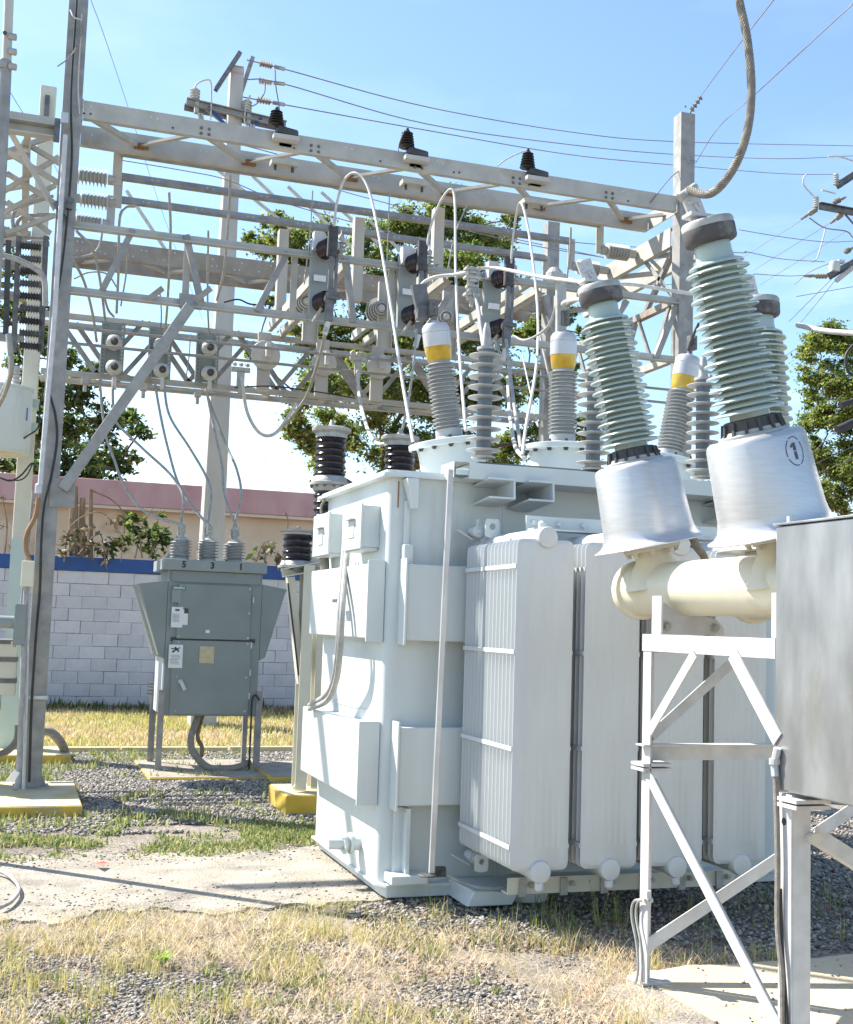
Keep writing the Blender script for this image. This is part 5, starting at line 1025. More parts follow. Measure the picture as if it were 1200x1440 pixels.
# ================================================================ POLES AND WIRES
pp = thing('utility_pole', (oy(300,760,17).x, 17, 0), 'tapered concrete utility pole with crossarms behind the gantry', 'utility pole')
a = oy(333,97,17); b_ = oy(296,790,17); dn = (b_-a)/(a.z-b_.z); foot = a+dn*a.z
def taper(p0, p1, w0, w1, d0, d1):
    return MB().add([(p0.x+s*w0/2, p0.y+t_*d0/2, p0.z) for s, t_ in ((-1,-1),(1,-1),(1,1),(-1,1))]+[(p1.x+s*w1/2, p1.y+t_*d1/2, p1.z) for s, t_ in ((-1,-1),(1,-1),(1,1),(-1,1))], [(3,2,1,0),(4,5,6,7),(0,1,5,4),(1,2,6,5),(2,3,7,6),(3,0,4,7)])
build('pole', taper(foot, a, .36, .19, .36, .19), M_pole, pp, bevel=.02)
build('painted_tip', taper(a+dn*.12, a+Vector((0,0,.02)), .195, .18, .195, .18), M_pink, pp, bevel=.01)
build('crossarm', MB().chan(oy(306,128,16.86), oy(340,76,16.86), .11, .06, .012, up=(0,1,0)), M_dgalv, pp); build('crossarm', MB().chan(oy(341,134,17.15), oy(358,82,17.15), .10, .06, .012, up=(0,1,0)), M_galv, pp)
build('crossarm', MB().chan(oy(262,143,16.84), oy(402,176,16.84), .10, .06, .012), M_galv, pp); build('crossarm', MB().chan(oy(259,151,17.14), oy(400,182,17.14), .09, .06, .012), M_dgalv, pp)
build('arm_brace', MB().bar(oy(292,151,16.84), oy(318,176,16.84), .045, .03, (0,1,0)), M_blue, pp); build('arm_brace', MB().bar(oy(368,166,16.84), oy(346,184,16.84), .045, .03, (0,1,0)), M_blue, pp)
build('arm_brace', MB().bar(oy(322,180,16.84), oy(285,150,16.84), .03, .02, (0,1,0)), M_galv, pp)
for px, py in ((274,141), (347,157)):
    q = oy(px, py, 16.85); i_ = build('pole_insulator', MB().lathe(ribs(4, .17, .075, .045), q, (0,0,1), 14), M_wporc, pp, smooth=50)
    build('bracket', MB().box(q-Vector((-.03,0,.08)), (.06,.08,.22)), M_cast, i_, bevel=.01)
    build('fuse_holder', MB().cyl(q+Vector((.10,-.05,-.42)), q+Vector((.06,-.05,-.2)), .02, 8).cyl(q+Vector((.14,-.05,-.38)), q+Vector((.1,-.05,-.2)), .02, 8), M_cast, pp, smooth=True)
def cable(name, pts, r, m, label, cat='cable', group=None, seg=8, n=8):
    return single(name, MB().tube(spline(pts, n), r, seg), m, label, cat, group, smooth=60)
def P3(l, Y): return [oy(x, y, Y) for x, y in l]
cable('jumper_wire', P3([(272,128),(278,117),(292,112),(297,118),(297,150),(296,168)], 16.8), .012, M_wcable, 'looped jumper over the left pole top insulator', 'wire')
cable('jumper_wire', P3([(350,140),(352,134),(346,150),(344,170),(348,178)], 16.8), .012, M_wcable, 'looped jumper over the right pole top insulator', 'wire')
cable('jumper_wire', P3([(373,115),(372,130),(362,145),(352,150)], 16.8), .009, M_wire, 'jumper curving under the middle line insulator on the pole', 'wire')
cable('jumper_wire', P3([(387,98),(388,120),(392,145),(394,165)], 16.8), .009, M_wire, 'dark jumper dropping from the top line to the left girder bushing', 'wire')
for i, (pts, lab) in enumerate((([(347,84,17),(400,97,17.2),(600,150,19),(800,185,21),(950,199,23),(1200,205,27)], 'highest of the three lines leaving the concrete pole to the right'), ([(345,111,17),(400,118,17.2),(600,174,19),(800,203,21),(950,217,23),(1100,223,26),(1200,219,27)], 'middle of the three lines leaving the concrete pole to the right'), ([(340,136,17),(400,147,17.2),(600,183,19),(800,217,21),(950,232,23),(1100,244,26),(1175,245,27)], 'lowest of the three lines leaving the concrete pole to the right'))):
    P = [oy(*p) for p in pts]; cable('power_line', P, .009, M_wire, lab, 'power line', 'lines from the concrete pole', 6)
    q0, q1 = P[0].lerp(P[1], .35), P[0].lerp(P[1], 1.0); d = (q1-q0)
    t = thing('line_insulator', q0, ('brown tension insulator string on the top line at the pole', 'pale tension insulator string on the middle line at the pole', 'small tension insulator on the lowest line at the pole')[i], 'insulator')
    build('sheds', MB().lathe(ribs(5, d.length*.5, .05, .02), q0, d, 12), M_wporc if i == 1 else M_dkcable, t, smooth=50); build('dead_end_clamp', MB().cyl(q0+d*.55, q0+d*1.0, .03, 8), M_cast, t, smooth=True)
def wire(pts, lab, r=.010, grp=None): return cable('overhead_wire', [oy(*p) for p in pts], r*.62, M_wire, lab, 'wire', grp, 6)
wire([(982,140,10.6),(1030,75,7.5),(1088,0,5.2)], 'wire rising from the top of the right steel post to the upper right', .006)
wire([(978,230,10.6),(1010,180,8.6),(1065,130,7),(1200,5,5)], 'longer wire rising from the side of the right steel post to the right edge', .006)
wire([(915,285,10.5),(945,248,10.5),(978,226,10.5)], 'black lead clipped across the right steel post', .009)
wire([(128,0,12),(150,60,13),(190,180,17),(240,330,22),(330,560,30),(400,700,36)], 'thin guy wire slanting down behind the top girder', .006)
wire([(0,105,12),(30,155,13),(60,200,15),(110,300,18)], 'thin guy wire at the left edge near the pipe post', .006)
mb = MB(); A_, B_ = oy(966,165,10.5), oy(985,138,10.4)
mb.tube([A_, B_], .010, 6)
for k in range(4): mb.lathe([(.012,0), (.032,.01), (.012,.03)], A_.lerp(B_, .35+.2*k), B_-A_, 10)
single('strain_insulator', mb, M_dkcable, 'brown strain insulator at the top of the right steel post', 'insulator', smooth=True)
# lines on the right behind the green bushing
for pts, lab in (([(1040,323,16),(1100,333,16.5),(1160,340,17),(1200,339,17.5)], 'upper slack line right of the near bushing cap'), ([(700,330,16),(860,345,16),(1035,355,16),(1050,354,16),(1100,364,16.5),(1160,368,17)], 'lower slack line right of the near bushing cap'), ([(1060,385,16),(1110,388,16.5),(1145,386,17)], 'third slack line ending at the long pale insulator'), ([(1120,417,18),(1160,410,18),(1200,403,18)], 'line rising gently to the right edge below the crossarm'), ([(700,395,18),(880,400,18),(960,400,18)], 'straight line between the bushing caps'),
                 ([(1110,452,18),(1140,422,18),(1170,392,17.5)], 'dark service drop from the lower crossarm'), ([(1125,455,18),(1150,425,18),(1178,390,17.5)], 'second dark service drop from the lower crossarm'), ([(1118,400,18),(1140,382,17.5),(1180,365,17.5)], 'short line beside the pale insulator on the lower arm'),
                 ([(1040,365,25),(1130,308,18)], 'pale conductor from the upper crossarm insulator down left'), ([(1060,380,25),(1165,315,18)], 'second pale conductor from the upper crossarm down left'), ([(1070,400,25),(1190,325,18)], 'third pale conductor from the upper crossarm down left'),
                 ([(960,595,22),(1040,545,22),(1120,490,20)], 'line crossing the sky left of the right tree'), ([(560,440,22),(700,470,22),(740,480,22)], 'line low behind the front truss'), ([(170,225,14),(260,240,14),(320,253,14),(400,285,14),(560,330,14)], 'sagging lead under the top girder at the left'), ([(395,240,15),(480,268,15),(560,290,15),(700,330,15),(840,360,15)], 'sagging line crossing behind the bus tubes'),
                 ([(1140,640,22),(1170,612,22),(1200,600,22)], 'dark drop cable in front of the right tree'), ([(1140,655,22),(1200,628,22)], 'second dark cable crossing the right tree'), ([(1145,668,22),(1200,645,22)], 'lowest dark cable crossing the right tree')): wire(pts, lab, .010)
rp = thing('utility_pole', (13.9, 17.3, 0), 'utility pole just past the right edge whose crossarms reach into view', 'utility pole')
build('pole', MB().cyl((13.95,17.3,-.2), (13.95,17.3,10.2), .15, 14), M_pole, rp, smooth=True)
for (p, q), m in ((((1152,290),(1270,312)), M_dgalv), (((1176,262),(1285,190)), M_dgalv), (((1165,389),(1290,318)), M_dgalv)): build('crossarm', MB().chan(oy(*p, 17), oy(*q, 17), .12, .07, .012), m, rp)
build('arm_brace', MB().bar(oy(1188,300,17), oy(1240,360,17), .03, .02), M_dgalv, rp)
for px, py in ((1148,292), (1176,260)): build('pin_insulator', MB().lathe(ribs(5, .20, .055, .035), oy(px, py, 17), (0,0,1), 14), M_wporc, rp, smooth=50)
for a, b in (((1150,293),(1127,308)), ((1186,300),(1168,314)), ((1172,285),(1190,277)), ((1165,388),(1130,388)), ((1188,355),(1200,348))):
    A_, B_ = oy(*a, 17), oy(*b, 17); build('tension_insulator', MB().lathe([(.02,0)]+ribs(4, (B_-A_).length*.45, .05, .03, z0=.03)+[(.02,(B_-A_).length*.6), (.03,(B_-A_).length*.7), (.015,(B_-A_).length)], A_, B_-A_, 12), M_dkcable, rp, smooth=50)
build('pin_cutout', MB().lathe([(.03,0), (.09,.02), (.10,.12), (.08,.20), (.03,.22)], oy(1174,384,17), (0,0,1), 14).box(oy(1182,368,17), (.12,.1,.05)), M_wporc, rp, smooth=True)
build('long_insulator', MB().lathe(ribs(9, .45, .045, .03), oy(1176,395,16.9), oy(1205,372,16.9)-oy(1176,395,16.9), 12), M_wporc, rp, smooth=50)
cable('jumper_wire', P3([(1134,245),(1130,252),(1132,262),(1146,277)], 17), .013, M_wcable, 'pale jumper curving from the line to the left pin insulator', 'wire')
cable('jumper_wire', P3([(1165,220),(1180,220),(1200,226)], 17), .013, M_wcable, 'pale jumper at the right edge above the upper crossarm', 'wire')
cable('jumper_wire', P3([(1138,306),(1160,320),(1190,325),(1200,334)], 17), .011, M_wire, 'dark jumper looping under the upper crossarm', 'wire')
cable('jumper_wire', P3([(1161,322),(1158,335),(1150,362),(1143,368)], 17), .012, M_wcable, 'pale lead dropping from the loop to the lower line', 'wire')
cable('jumper_wire', P3([(1156,267),(1168,270),(1175,272)], 17), .014, M_wcable, 'short pale lead floating between the two upper crossarms', 'wire')
# street light arm in front of right tree
mb = MB().tube(spline(P3([(1200,485),(1190,500),(1192,520),(1200,528)], 20)), .03, 8); single('cable_coil', mb, M_black, 'black cable coil hanging before the right tree', 'cable', smooth=True)
single('splice_case', MB().cyl(oy(1178,605,22), oy(1215,588,22), .10, 12).cyl(oy(1182,570,22), oy(1215,560,22), .07, 12), M_black, 'black splice case on the cables before the right tree', 'splice case', smooth=True)

# ================================================================ CABLES ON THE GANTRY
arch = 'white cable arches over the front truss'
cable('cable_arch', [oy(470,318,10.1), oy(474,285,10.1), oy(484,254,10.0), oy(499,243,9.9), oy(515,258,9.8), oy(527,300,9.6), oy(545,400,9.0), oy(565,530,8.2), oy(583,632,7.5)], .012, M_wcable, 'tallest white cable arch dropping to the left turret', group=arch)
cable('cable_arch', [oy(601,345,10.1), oy(606,318,10.1), oy(620,283,10.0), oy(634,266,9.9), oy(640,285,9.8), oy(641,380,9.3), oy(646,490,8.6), oy(655,605,7.6)], .0115, M_wcable, 'middle white cable arch rising above the middle disconnect switch', group=arch)
cable('cable_arch', [oy(719,370,10.1), oy(722,330,10.1), oy(727,300,10.0), oy(732,285,9.9), oy(738,298,9.8), oy(746,340,9.6), oy(756,430,9.0), oy(755,510,8.2), oy(740,600,7.5), oy(735,640,7.2)], .0115, M_wcable, 'shortest white cable arch dropping to the middle turret', group=arch)
for pts, r, m, lab in (
    ([(459,462,10.1),(450,500,10.8),(432,555,12),(415,580,12.6),(398,600,13)], .016, M_cable, 'grey cable slanting from the left switch down to the jumper splice'),
    ([(586,463,10.1),(583,500,10.0),(575,560,9.9),(566,605,9.9)], .012, M_cable, 'lead from the middle switch down to the brown column cap'),
    ([(712,478,10.1),(722,560,9.6),(733,630,8.4)], .016, M_cable, 'lead falling from the right switch behind the middle bushing'),
    ([(340,530,13),(348,580,13),(367,610,13),(390,607,13),(417,567,13)], .019, M_wcable, 'white hanging jumper loop right of the concrete pole'),
    ([(503,520,13),(506,560,12.4),(516,600,11),(528,622,10.2),(545,624,9.95),(555,618,9.9)], .019, M_wcable, 'white lead curving down to the second brown column'),
    ([(714,530,12.5),(717,580,11),(724,625,9),(738,645,8)], .018, M_wcable, 'white lead between the surge arrester and the middle bushing'),
    ([(588,452,7.4),(586,425,7.4),(592,402,7.4),(610,390,7.3),(640,386,7.2),(664,380,7.0)], .012, M_wcable, 'curved white conductor from the left amber bushing to the clamp cluster'),
    ([(668,378,7.0),(700,377,6.9),(760,389,6.3),(820,397,5.8),(838,402,5.5)], .011, M_wcable, 'white conductor from the clamp cluster to the left breaker bushing'),
    ([(664,400,7),(672,430,6.9),(676,460,6.6),(680,486,6.4)], .013, M_cable, 'grey down lead from the clamp cluster to the first surge arrester'),
    ([(860,400,6.6),(890,400,7),(940,408,7),(985,415,7)], .012, M_wcable, 'white conductor passing between the two near bushings'),
    ([(788,462,7.4),(790,430,7.3),(805,422,7),(825,420,6.6)], .014, M_wcable, 'short white conductor above the middle amber bushing'),
    ([(784,425,7.3),(770,460,7.5),(740,478,8),(722,472,9)], .009, M_cable, 'thin lead sagging left from the middle amber bushing'),
    ([(968,492,7.3),(976,470,7.2),(983,455,7.1)], .010, M_iron, 'short dark lead above the right amber bushing'),
    ([(1122,457,4.9),(1160,465,4.7),(1210,469,4.5)], .013, M_wcable, 'white conductor leaving the rear bushing to the right edge'),
    ([(970,745,4.9),(980,768,4.95),(990,782,5.0),(992,800,5.1)], .020, M_dkcable, 'brown hose hanging under the left can'),
    ([(238,270,11.5),(240,330,11.8),(236,420,12.5),(232,470,13.2)], .013, M_cable, 'straight grey drop left of the concrete pole'),
    ([(324,246,11.4),(322,300,11.8),(315,380,12.3),(305,422,12.8)], .013, M_cable, 'grey drop in front of the concrete pole'),
    ([(190,290,12),(176,292,12),(168,310,12),(167,370,12.4),(164,440,13)], .014, M_cable, 'hooked grey drop at the left below the second bus tube'),
    ([(108,325,11),(130,350,11.4),(140,390,12),(148,450,13.2)], .014, M_cable, 'grey lead slanting right from the left steel post'),
    ([(102,365,11),(118,395,11.6),(130,440,12.5),(136,480,13.2)], .014, M_cable, 'second grey lead slanting right from the left steel post'),
    ([(145,318,11.6),(140,345,11.6),(128,358,11.6),(103,362,11.6)], .011, M_cable, 'curved grey lead hooked under the front rail'),
    ([(145,410,12),(152,435,13),(160,445,13.3)], .013, M_cable, 'short curved lead joining the first slotted mount'),
    ([(293,325,11),(292,420,12.4),(294,470,13.3)], .010, M_cable, 'thin vertical lead to the third slotted mount'),
    ([(104,392,12.6),(125,383,12.6),(150,385,12.6),(165,405,13)], .009, M_cable, 'thin arched lead over the first slotted mount'),
    ([(225,410,12.6),(227,440,13),(226,465,13.3)], .007, M_wire, 'thin lead to the second slotted mount'),
    ([(315,425,13),(335,421,13),(355,428,13),(390,427,13)], .010, M_black, 'black wire lying along the front rail right of the pole'),
    ([(330,545,13.3),(380,543,13.3),(440,550,13.3),(500,560,13.3)], .008, M_black, 'black wire along the bottom of the rear truss'),
    ([(440,268,10.9),(436,330,10.9),(428,400,11)], .006, M_cable, 'very thin lead hanging from the rear girder chord'),
    ([(548,270,11),(546,330,11),(543,400,11)], .006, M_cable, 'very thin lead hanging right of the first arch'),
    ([(658,285,11),(640,330,11),(630,380,11)], .007, M_cable, 'thin slanted lead beside the third drop bar'),
    ([(803,320,11.3),(802,350,11.3),(797,395,11.3)], .012, M_cable, 'grey drop at the right end of the nearest bus tube'),
    ([(700,233,10.4),(712,224,10.4),(728,216,10.4),(741,211,10.4)], .007, M_wcable, 'thin white lead arching to the right girder bushing'),
    ([(560,215,10.4),(562,200,10.4),(569,183,10.4)], .005, M_wire, 'thin lead at the middle girder bushing'),
    ([(120,150,11),(240,178,12),(420,225,13),(640,290,14)], .006, M_wire, 'thin line running below the top girder from the left post'),
    ([(660,325,13),(760,347,13),(850,362,13)], .006, M_wire, 'thin line crossing behind the third drop bar'),
    ([(180,330,12),(178,380,12.4),(170,430,13)], .009, M_cable, 'thin grey lead left of the knee brace top'),
    ([(268,470,13.2),(266,500,13.2),(262,530,13.2)], .007, M_cable, 'thin lead beside the third slotted mount'),
    ([(610,455,10.5),(612,520,10.2),(604,560,10.0)], .008, M_cable, 'thin grey lead behind the left amber bushing'),
    ([(760,470,10.8),(775,540,10.6),(790,590,10.4)], .012, M_wcable, 'pale lead crossing behind the middle amber bushing'),
    ([(735,500,12.6),(748,560,12),(757,600,11)], .010, M_wcable, 'slim pale lead right of the surge arrester'),
    ([(880,240,12),(850,262,12)], .001, M_wire, None, )):
    if lab: cable('cable', [oy(*p) for p in pts], r, m, lab)
# pale tubes crossing behind the bus tubes
for a, b, lab in (((178,268),(232,350),'pale slanted tube nearest the left post'), ((298,232),(410,322),'pale slanted tube left of the first arch'), ((405,262),(500,352),'pale slanted tube behind the first arch'), ((452,270),(530,340),'pale slanted tube right of the first drop bar'), ((520,310),(600,388),'pale slanted tube left of the middle switch'), ((355,247),(395,285),'short pale slanted tube under the girder')):
    q, p = oy(*a, 14.5), oy(*b, 14.5); single('slanted_tube', MB().tube([q, p], .022, 8), M_wcable, lab, 'tube', 'pale tubes slanting behind the bus tubes', smooth=True)
# clamp cluster on the white conductor
c = oy(664,392,7.0); t = thing('conductor_clamp', c, 'tall clamp cluster joining the white conductor above the first surge arrester', 'clamp')
for k in range(4):
    q = c+Vector((0,0,.06-.055*k)); mb = MB().box(q, (.10 if k != 2 else .07,.06,.018)).box(q+Vector((0,0,-.02)), (.05,.05,.02))
    for s in (-1, 1): mb.cyl(q+Vector((s*.035,-.02,-.03)), q+Vector((s*.035,-.02,.02)), .006, 6)
    build('clamp_block', mb, M_cast, t, bevel=.003)
build('clamp_rod', MB().cyl(c+Vector((0,0,-.18)), c+Vector((0,0,.08)), .014, 8), M_cast, t, smooth=True)
single('conductor_connector', MB().bar(oy(588,400,7.35), oy(598,448,7.35), .10, .04, (0,1,0)).box(oy(594,440,7.35), (.08,.06,.10)), M_dgalv, 'dark bolted connector on top of the left amber bushing', 'connector', bevel=.006)
single('conductor_connector', MB().bar(oy(789,385,7.3), oy(789,470,7.3), .07, .035, (0,1,0)).lathe([(.05,0), (.06,.02), (.06,.05), (.03,.09)], oy(780,395,7.3), (0,0,1), 14), M_cast, 'upright connector on top of the middle amber bushing', 'connector', bevel=.005)
# heavy stranded lead to the near breaker bushing
top = TPAD
d0 = (top-Vector((0,0,EYE))).length
P = [top, ox(1000,272,top.x+.03), ox(1030,240,top.x+.08), ox(1050,190,top.x+.11), ox(1057,130,top.x+.13), ox(1052,60,top.x+.12), ox(1040,0,top.x+.10), ox(1030,-60,top.x+.09), ox(1010,-160,top.x+.06)]
sp_ = spline(P, 16); mb = MB().tube(sp_, .0125, 10)
L_ = len(sp_)
for s in range(9):
    q = []; U = Vector((0,1,0))
    for i, p in enumerate(sp_):
        a = (sp_[min(i+1, L_-1)]-sp_[max(i-1, 0)]).normalized(); u = (U-a*U.dot(a)).normalized(); v = a.cross(u); th = 2*math.pi*s/9+i*.55; q.append(p+(u*math.cos(th)+v*math.sin(th))*.0125)
    mb.tube(q, .0040, 5)
single('stranded_conductor', mb, M_dkcable, 'thick brown stranded conductor hooking down to the near breaker bushing', 'cable', smooth=60)
single('cable_lug', MB().cyl(top+Vector((-.035,0,-.035)), top+Vector((.035,0,.02)), .016, 12), M_cast, 'bolted lug gripping the brown stranded conductor', 'lug', smooth=True)
# cables to the cabinet bushings
gc = 'grey cables from the rear truss to the cabinet'
for pts, lab in (([(140,533),(145,587),(150,617),(162,650),(173,680),(195,712),(222,728),(246,730)], 'outermost cable sweeping left of the cabinet'), ([(159,530),(159,567),(163,593),(200,630),(233,660),(247,677),(258,700),(262,722)], 'second cable to the leftmost cabinet bushing'), ([(218,540),(227,590),(237,633),(250,677),(270,712),(284,735)], 'cable to the rear middle cabinet bushing'), ([(230,533),(238,583),(267,630),(290,670),(297,697),(298,722)], 'cable to the front middle cabinet bushing'), ([(290,547),(302,607),(312,653),(316,697),(322,738)], 'cable hugging the concrete pole down to the cabinet'), ([(293,560),(317,623),(333,660),(339,697),(340,726)], 'rightmost cable to the cabinet')):
    n = len(pts); cable('cable', [oy(x, y, 13.3-(13.3-12.25)*i/(n-1)) for i, (x, y) in enumerate(pts[:-1])]+[CONN.pop(0)], .0145, M_cable, lab, group=gc)

# ================================================================ LEFT EDGE EQUIPMENT
pv = thing('pipe_post', (-.27, 8, 0), 'weathered steel pipe post with three bolted caps at the left edge', 'post')
a, b = oy(14,-40,8), oy(-6,340,8); dd = (b-a)/(a.z-b.z)
build('pipe', MB().tube([a, oy(9,95,8), oy(6,100,8)+Vector((0,0,0))], .030, 16), M_pole, pv, smooth=True); build('lower_pipe', MB().tube([oy(8,92,8), oy(-4,340,8), a+dd*(a.z)], .038, 16), M_galv, pv, smooth=True)
for py in (52, 73, 94): q = oy(20, py, 7.97); build('bolt_cap', MB().cyl(q-Vector((.03,0,0)), q+Vector((.012,-.01,-.004)), .022, 14), M_cast, pv, smooth=True)
build('collar', MB().lathe([(.042,0), (.046,.01), (.046,.05), (.042,.06)], oy(6,98,8), (0,0,1), 18), M_galv, pv, smooth=True)
build('dark_hole', MB().cyl(oy(7,46,7.96), oy(7,46,7.95), .014, 12), M_iron, pv)
# fuse bank
fb = thing('fuse_bank', oy(45,410,11.4), 'dark stack of ribbed insulator rows between two bars left of the steel post', 'insulator bank')
for r_ in range(9):
    for (x0_, x1_) in ((27, 58),): 
        q = oy(x0_, 345+r_*17.5, 11.4); e = oy(x1_, 348+r_*17.5, 11.4); build('insulator_row', MB().lathe(ribs(8, (e-q).length, .042, .026), q, e-q, 12), M_dgalv if r_ % 2 else M_iron, fb, smooth=50)
for px in (24, 62): build('side_bar', MB().bar(oy(px+3,332,11.45), oy(px-5,495,11.45), .05, .03, (0,1,0)), M_dgalv, fb)
build('side_bar', MB().bar(oy(12,338,11.4), oy(8,470,11.4), .05, .03, (0,1,0)), M_iron, fb)
for pts, lab, r, m in (([(0,358,10.4),(25,365,10.4),(50,378,10.4),(62,392,10.4),(64,430,10.4)], 'thick grey conduit curving right across the insulator rows', .024, M_cable), ([(12,470,11),(15,500,11),(14,530,11.4),(0,560,12)], 'grey lead bundle curving down to the pole transformer', .026, M_cable), ([(14,490,11),(16,520,11),(8,550,11.4),(-4,575,12)], 'second grey lead curving down to the pole transformer', .02, M_cable),
    ([(20,330,11.6),(18,305,11.6),(26,292,11.6),(45,285,11.6),(75,275,11.6)], 'grey conduit hooking right above the insulator rows', .018, M_cable), ([(24,325,11.6),(26,310,11.6),(40,303,11.6),(78,302,11.6)], 'second grey conduit hooking right above the insulator rows', .018, M_cable), ([(25,342,11.6),(34,334,11.6),(70,335,11.6)], 'lowest grey conduit above the insulator rows', .014, M_cable)):
    cable('conduit', [oy(*p) for p in pts], r, m, lab, 'conduit')
# pole mounted transformer can
pt = thing('pole_transformer', (-.42, 13.1, 3.2), 'pale green pole mounted transformer can at the left edge', 'pole transformer')
c = oy(-8, 636, 13.1); h = oy(-8, 545, 13.1).z-c.z
build('tank', MB().lathe([(.33,0), (.345,.02), (.345,h*.96), (.36,h*.97), (.36,h), (.25,h*1.04), (.05,h*1.06)], c, (0,0,1), 36), M_paint, pt, smooth=40)
build('base_rim', MB().lathe([(.335,-.015), (.335,0)], c, (0,0,1), 30), M_cream, pt)
q = oy(22, 542, 13.1); build('bushing', MB().lathe(ribs(5, .2, .055, .035), q, (0,0,1), 14), M_wporc, pt, smooth=50)
build('bracket', MB().box(oy(45,569,13.3), (.16,.2,.09)).box(oy(43,602,13.3), (.16,.2,.09)), M_mint, pt, bevel=.006)
q = oy(37,582,12.9); build('blue_label', MB().box(q+Vector((-.0,.03,0)), (.03,.04,.13)), mat('label_blue', (.10,.11,.40), (.14,.15,.45), 9, .5), pt)
cable('lead_wire', P3([(62,545),(56,570),(54,600),(40,612),(31,618)], 12.9), .008, M_black, 'thin black wire from the post to the base of the pole transformer', 'wire')
cable('lead_wire', P3([(0,672),(15,676),(30,668),(44,652),(50,655)], 12.9), .009, M_black, 'black wire loop below the pole transformer', 'wire'); cable('lead_wire', P3([(46,652),(38,668),(28,675),(12,675)], 12.95), .007, M_black, 'second thinner black wire loop below the pole transformer', 'wire')
# conduits on the tall left post
cable('conduit', [oy(92,190,10.36), oy(84,320,10.36), oy(77,440,10.36), oy(67,560,10.36), oy(56,690,10.36)], .021, M_newgalv, 'bright straight conduit running up the left steel post', 'conduit')
single('pipe_fitting', MB().lathe([(.03,0), (.03,.07), (.022,.08)], oy(54,694,10.36), (0,0,1), 14).box(oy(91,166,10.38), (.06,.04,.09)), M_white, 'white conduit cap halfway down the left steel post', 'conduit cap', smooth=True)
cable('cable', [oy(54,700,10.36), oy(50,725,10.36), oy(38,750,10.36), (oy(36,770,10.36)), oy(42,790,10.36)], .018, mat('brown_hose', (.26,.13,.05), (.34,.19,.09), 8, .6), 'brown cable bending from the conduit cap to the cream box')
cable('cable', [oy(108,0,10.4), oy(100,130,10.4), oy(101,220,10.42), oy(95,300,10.42), oy(90,350,10.42), oy(84,395,10.42), oy(78,420,10.4)], .009, M_black, 'black cable wandering down the upper half of the left steel post')
cable('cable', [oy(70,555,10.4), oy(78,585,10.4), oy(80,620,10.4), oy(72,670,10.4), oy(62,710,10.4), oy(58,760,10.4), oy(56,830,10.4), oy(50,900,10.4), oy(44,1000,10.4), oy(41,1100,10.4)], .011, M_black, 'black cable bowing off the lower half of the left steel post')
cable('cable', [oy(115,20,10.42), oy(113,60,10.42), oy(110,120,10.42), oy(112,160,10.42)], .006, M_wcable, 'thin white lead on the face of the left steel post near its top')
cable('cable', [oy(81,93,10.3), oy(100,78,10.35), oy(112,55,10.4), oy(115,30,10.42)], .006, M_dkcable, 'stiff brown wire end sticking out left of the steel post')
cable('cable', [oy(99,14,10.4), oy(104,24,10.35), oy(113,27,10.4)], .007, M_wcable, 'short white tail at the top of the left steel post')
cable('conduit', [oy(38,800,10.3), oy(36,850,10.3), oy(30,1000,10.3), oy(26,1090,10.2), oy(22,1110,10.1)], .022, M_cable, 'tall grey conduit left of the steel post reaching the plinth', 'conduit')
cable('conduit', [oy(40,825,10.33), oy(38,950,10.33), oy(35,1050,10.33), oy(33,1110,10.33)], .013, M_newgalv, 'thin bright conduit beside the steel post base', 'conduit')
cable('conduit', [oy(47,690,10.5), oy(38,780,10.5), oy(30,850,10.5)], .012, M_galv, 'thin conduit dropping to the grey junction box', 'conduit')
bx = thing('junction_box', oy(40,806,10.3), 'cream junction box on the left steel post', 'junction box'); build('box', MB().box(oy(39,807,10.3), (.10,.08,.21)), M_cream, bx, bevel=.006); build('cover', MB().box(oy(38.5,807,10.255), (.092,.006,.20)), M_cream, bx, bevel=.002)
bx = thing('junction_box', oy(28,878,10.3), 'grey junction box with a horizontal pipe at the left edge', 'junction box'); build('box', MB().box(oy(28,878,10.32), (.095,.14,.33)), M_cab, bx, bevel=.006); build('cover', MB().box(oy(28,878,10.245), (.085,.006,.32)), M_cab, bx, bevel=.002)
build('pipe', MB().cyl(oy(-10,874,10.32), oy(21,875,10.32), .05, 16), M_cabl, bx, smooth=True); build('brass_gland', MB().cyl(oy(19,910,10.3), oy(19,902,10.3), .018, 10), M_plate, bx, smooth=True)
bl = thing('equipment_base', oy(10,940,10.6), 'stack of beige blocks with dark steel bands at the left edge', 'equipment base')
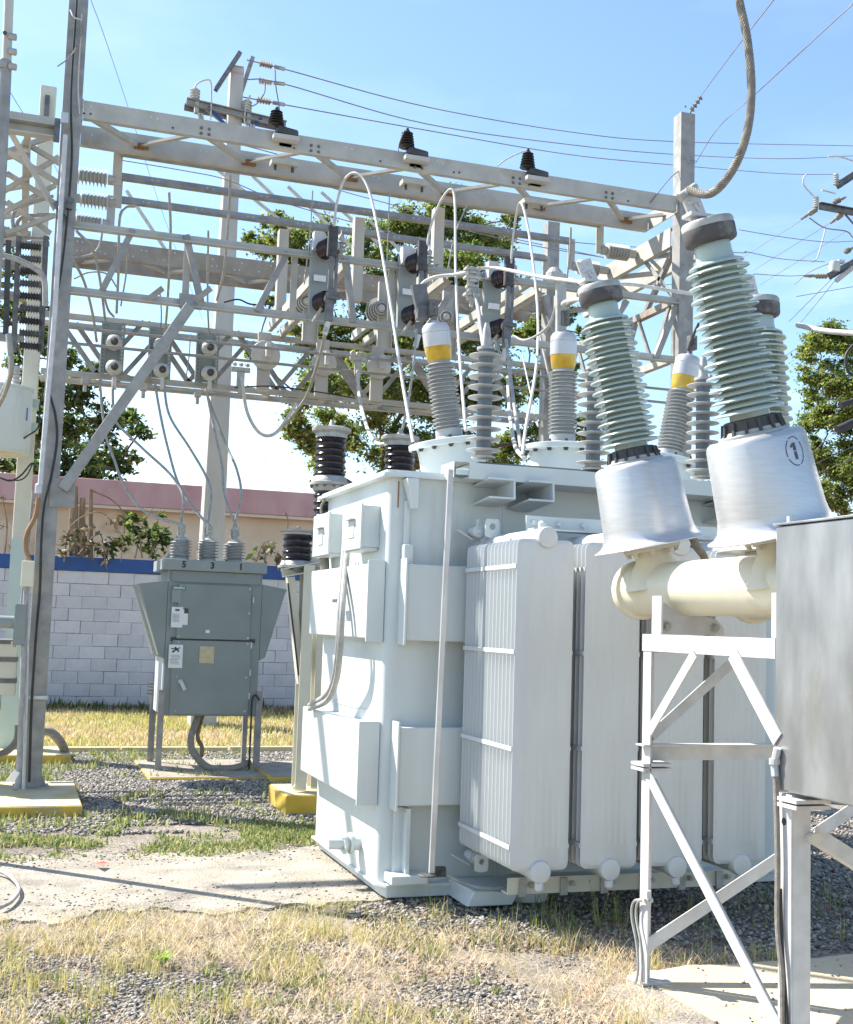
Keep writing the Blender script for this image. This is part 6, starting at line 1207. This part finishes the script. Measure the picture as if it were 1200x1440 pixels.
for k, (y0, y1) in enumerate(((905, 925), (930, 955), (960, 978))):
    z0_, z1_ = oy(10,y1,10.6).z, oy(10,y0,10.6).z; build('block', MB().bb(-.6, oy(24,940,10.6).x, 10.6, 11.1, z0_, z1_), M_beige, bl, bevel=.01); build('steel_band', MB().bb(-.61, oy(25,940,10.6).x, 10.59, 11.1, z1_, z1_+.03), M_dgalv, bl, bevel=.003)
build('base_leg', MB().bb(-.5, -.42, 10.7, 10.8, 0, z0_).bb(-.18, -.10, 10.7, 10.8, 0, z0_), M_beige, bl)
cable('hose', [oy(62,1028,13.0), oy(72,1030,13.0), oy(84,1042,13.0), oy(91,1056,13.1), oy(92,1066,13.2)], [.045]*33, M_dkcable, 'thick brown hose bending down to the rear yellow plinth', 'hose')
cable('hose', [oy(26,1020,10.8), oy(24,1040,10.8), oy(12,1055,10.8), oy(-5,1063,10.8)], [.030]*25, M_dkcable, 'grey hose curving to the left edge near the ground', 'hose')
cable('hose', [oz(-8,1224,.03), oz(10,1230,.03), oz(24,1243,.03), oz(26,1255,.03), oz(16,1268,.03), oz(2,1276,.03)], .010, M_cable, 'grey hose loop lying on the apron at the left edge', 'hose')
single('strap_bracket', MB().box(oy(52,981,YF-.1), (.17,.02,.03)), M_newgalv, 'small bolted strap across the lower part of the left steel post', 'bracket', bevel=.003)
mb = MB(); c = oy(62,950,13); mb.box(c, (.01,.01,.01))
single('white_tag', MB().box(oy(19,1092,10.0), (.05,.02,.09), Matrix.Rotation(.5, 3, 'Y')), M_sticker, 'white tag on the conduit at the foot of the left steel post', 'tag')
# rags, bits of rubble
mb = MB().add([oz(133,1214,.03), oz(146,1211,.04), oz(152,1214,.03), oz(142,1218,.035)], [(0,1,2,3)]); single('red_scrap', mb, mat('red_scrap', (.55,.12,.10), (.62,.18,.15), 8, .8), 'small red scrap lying on the apron', 'scrap')
for o in sc.objects:
    if o.name.split('.')[0] in ('bolts_and_hole_dots', 'bolt_group', 'flange_bolts', 'screws', 'printed_lines', 'slots', 'splice_bolts', 'side_studs', 'number_one_stencil', 'pictogram', 'stem'): o['kind'] = 'stuff'
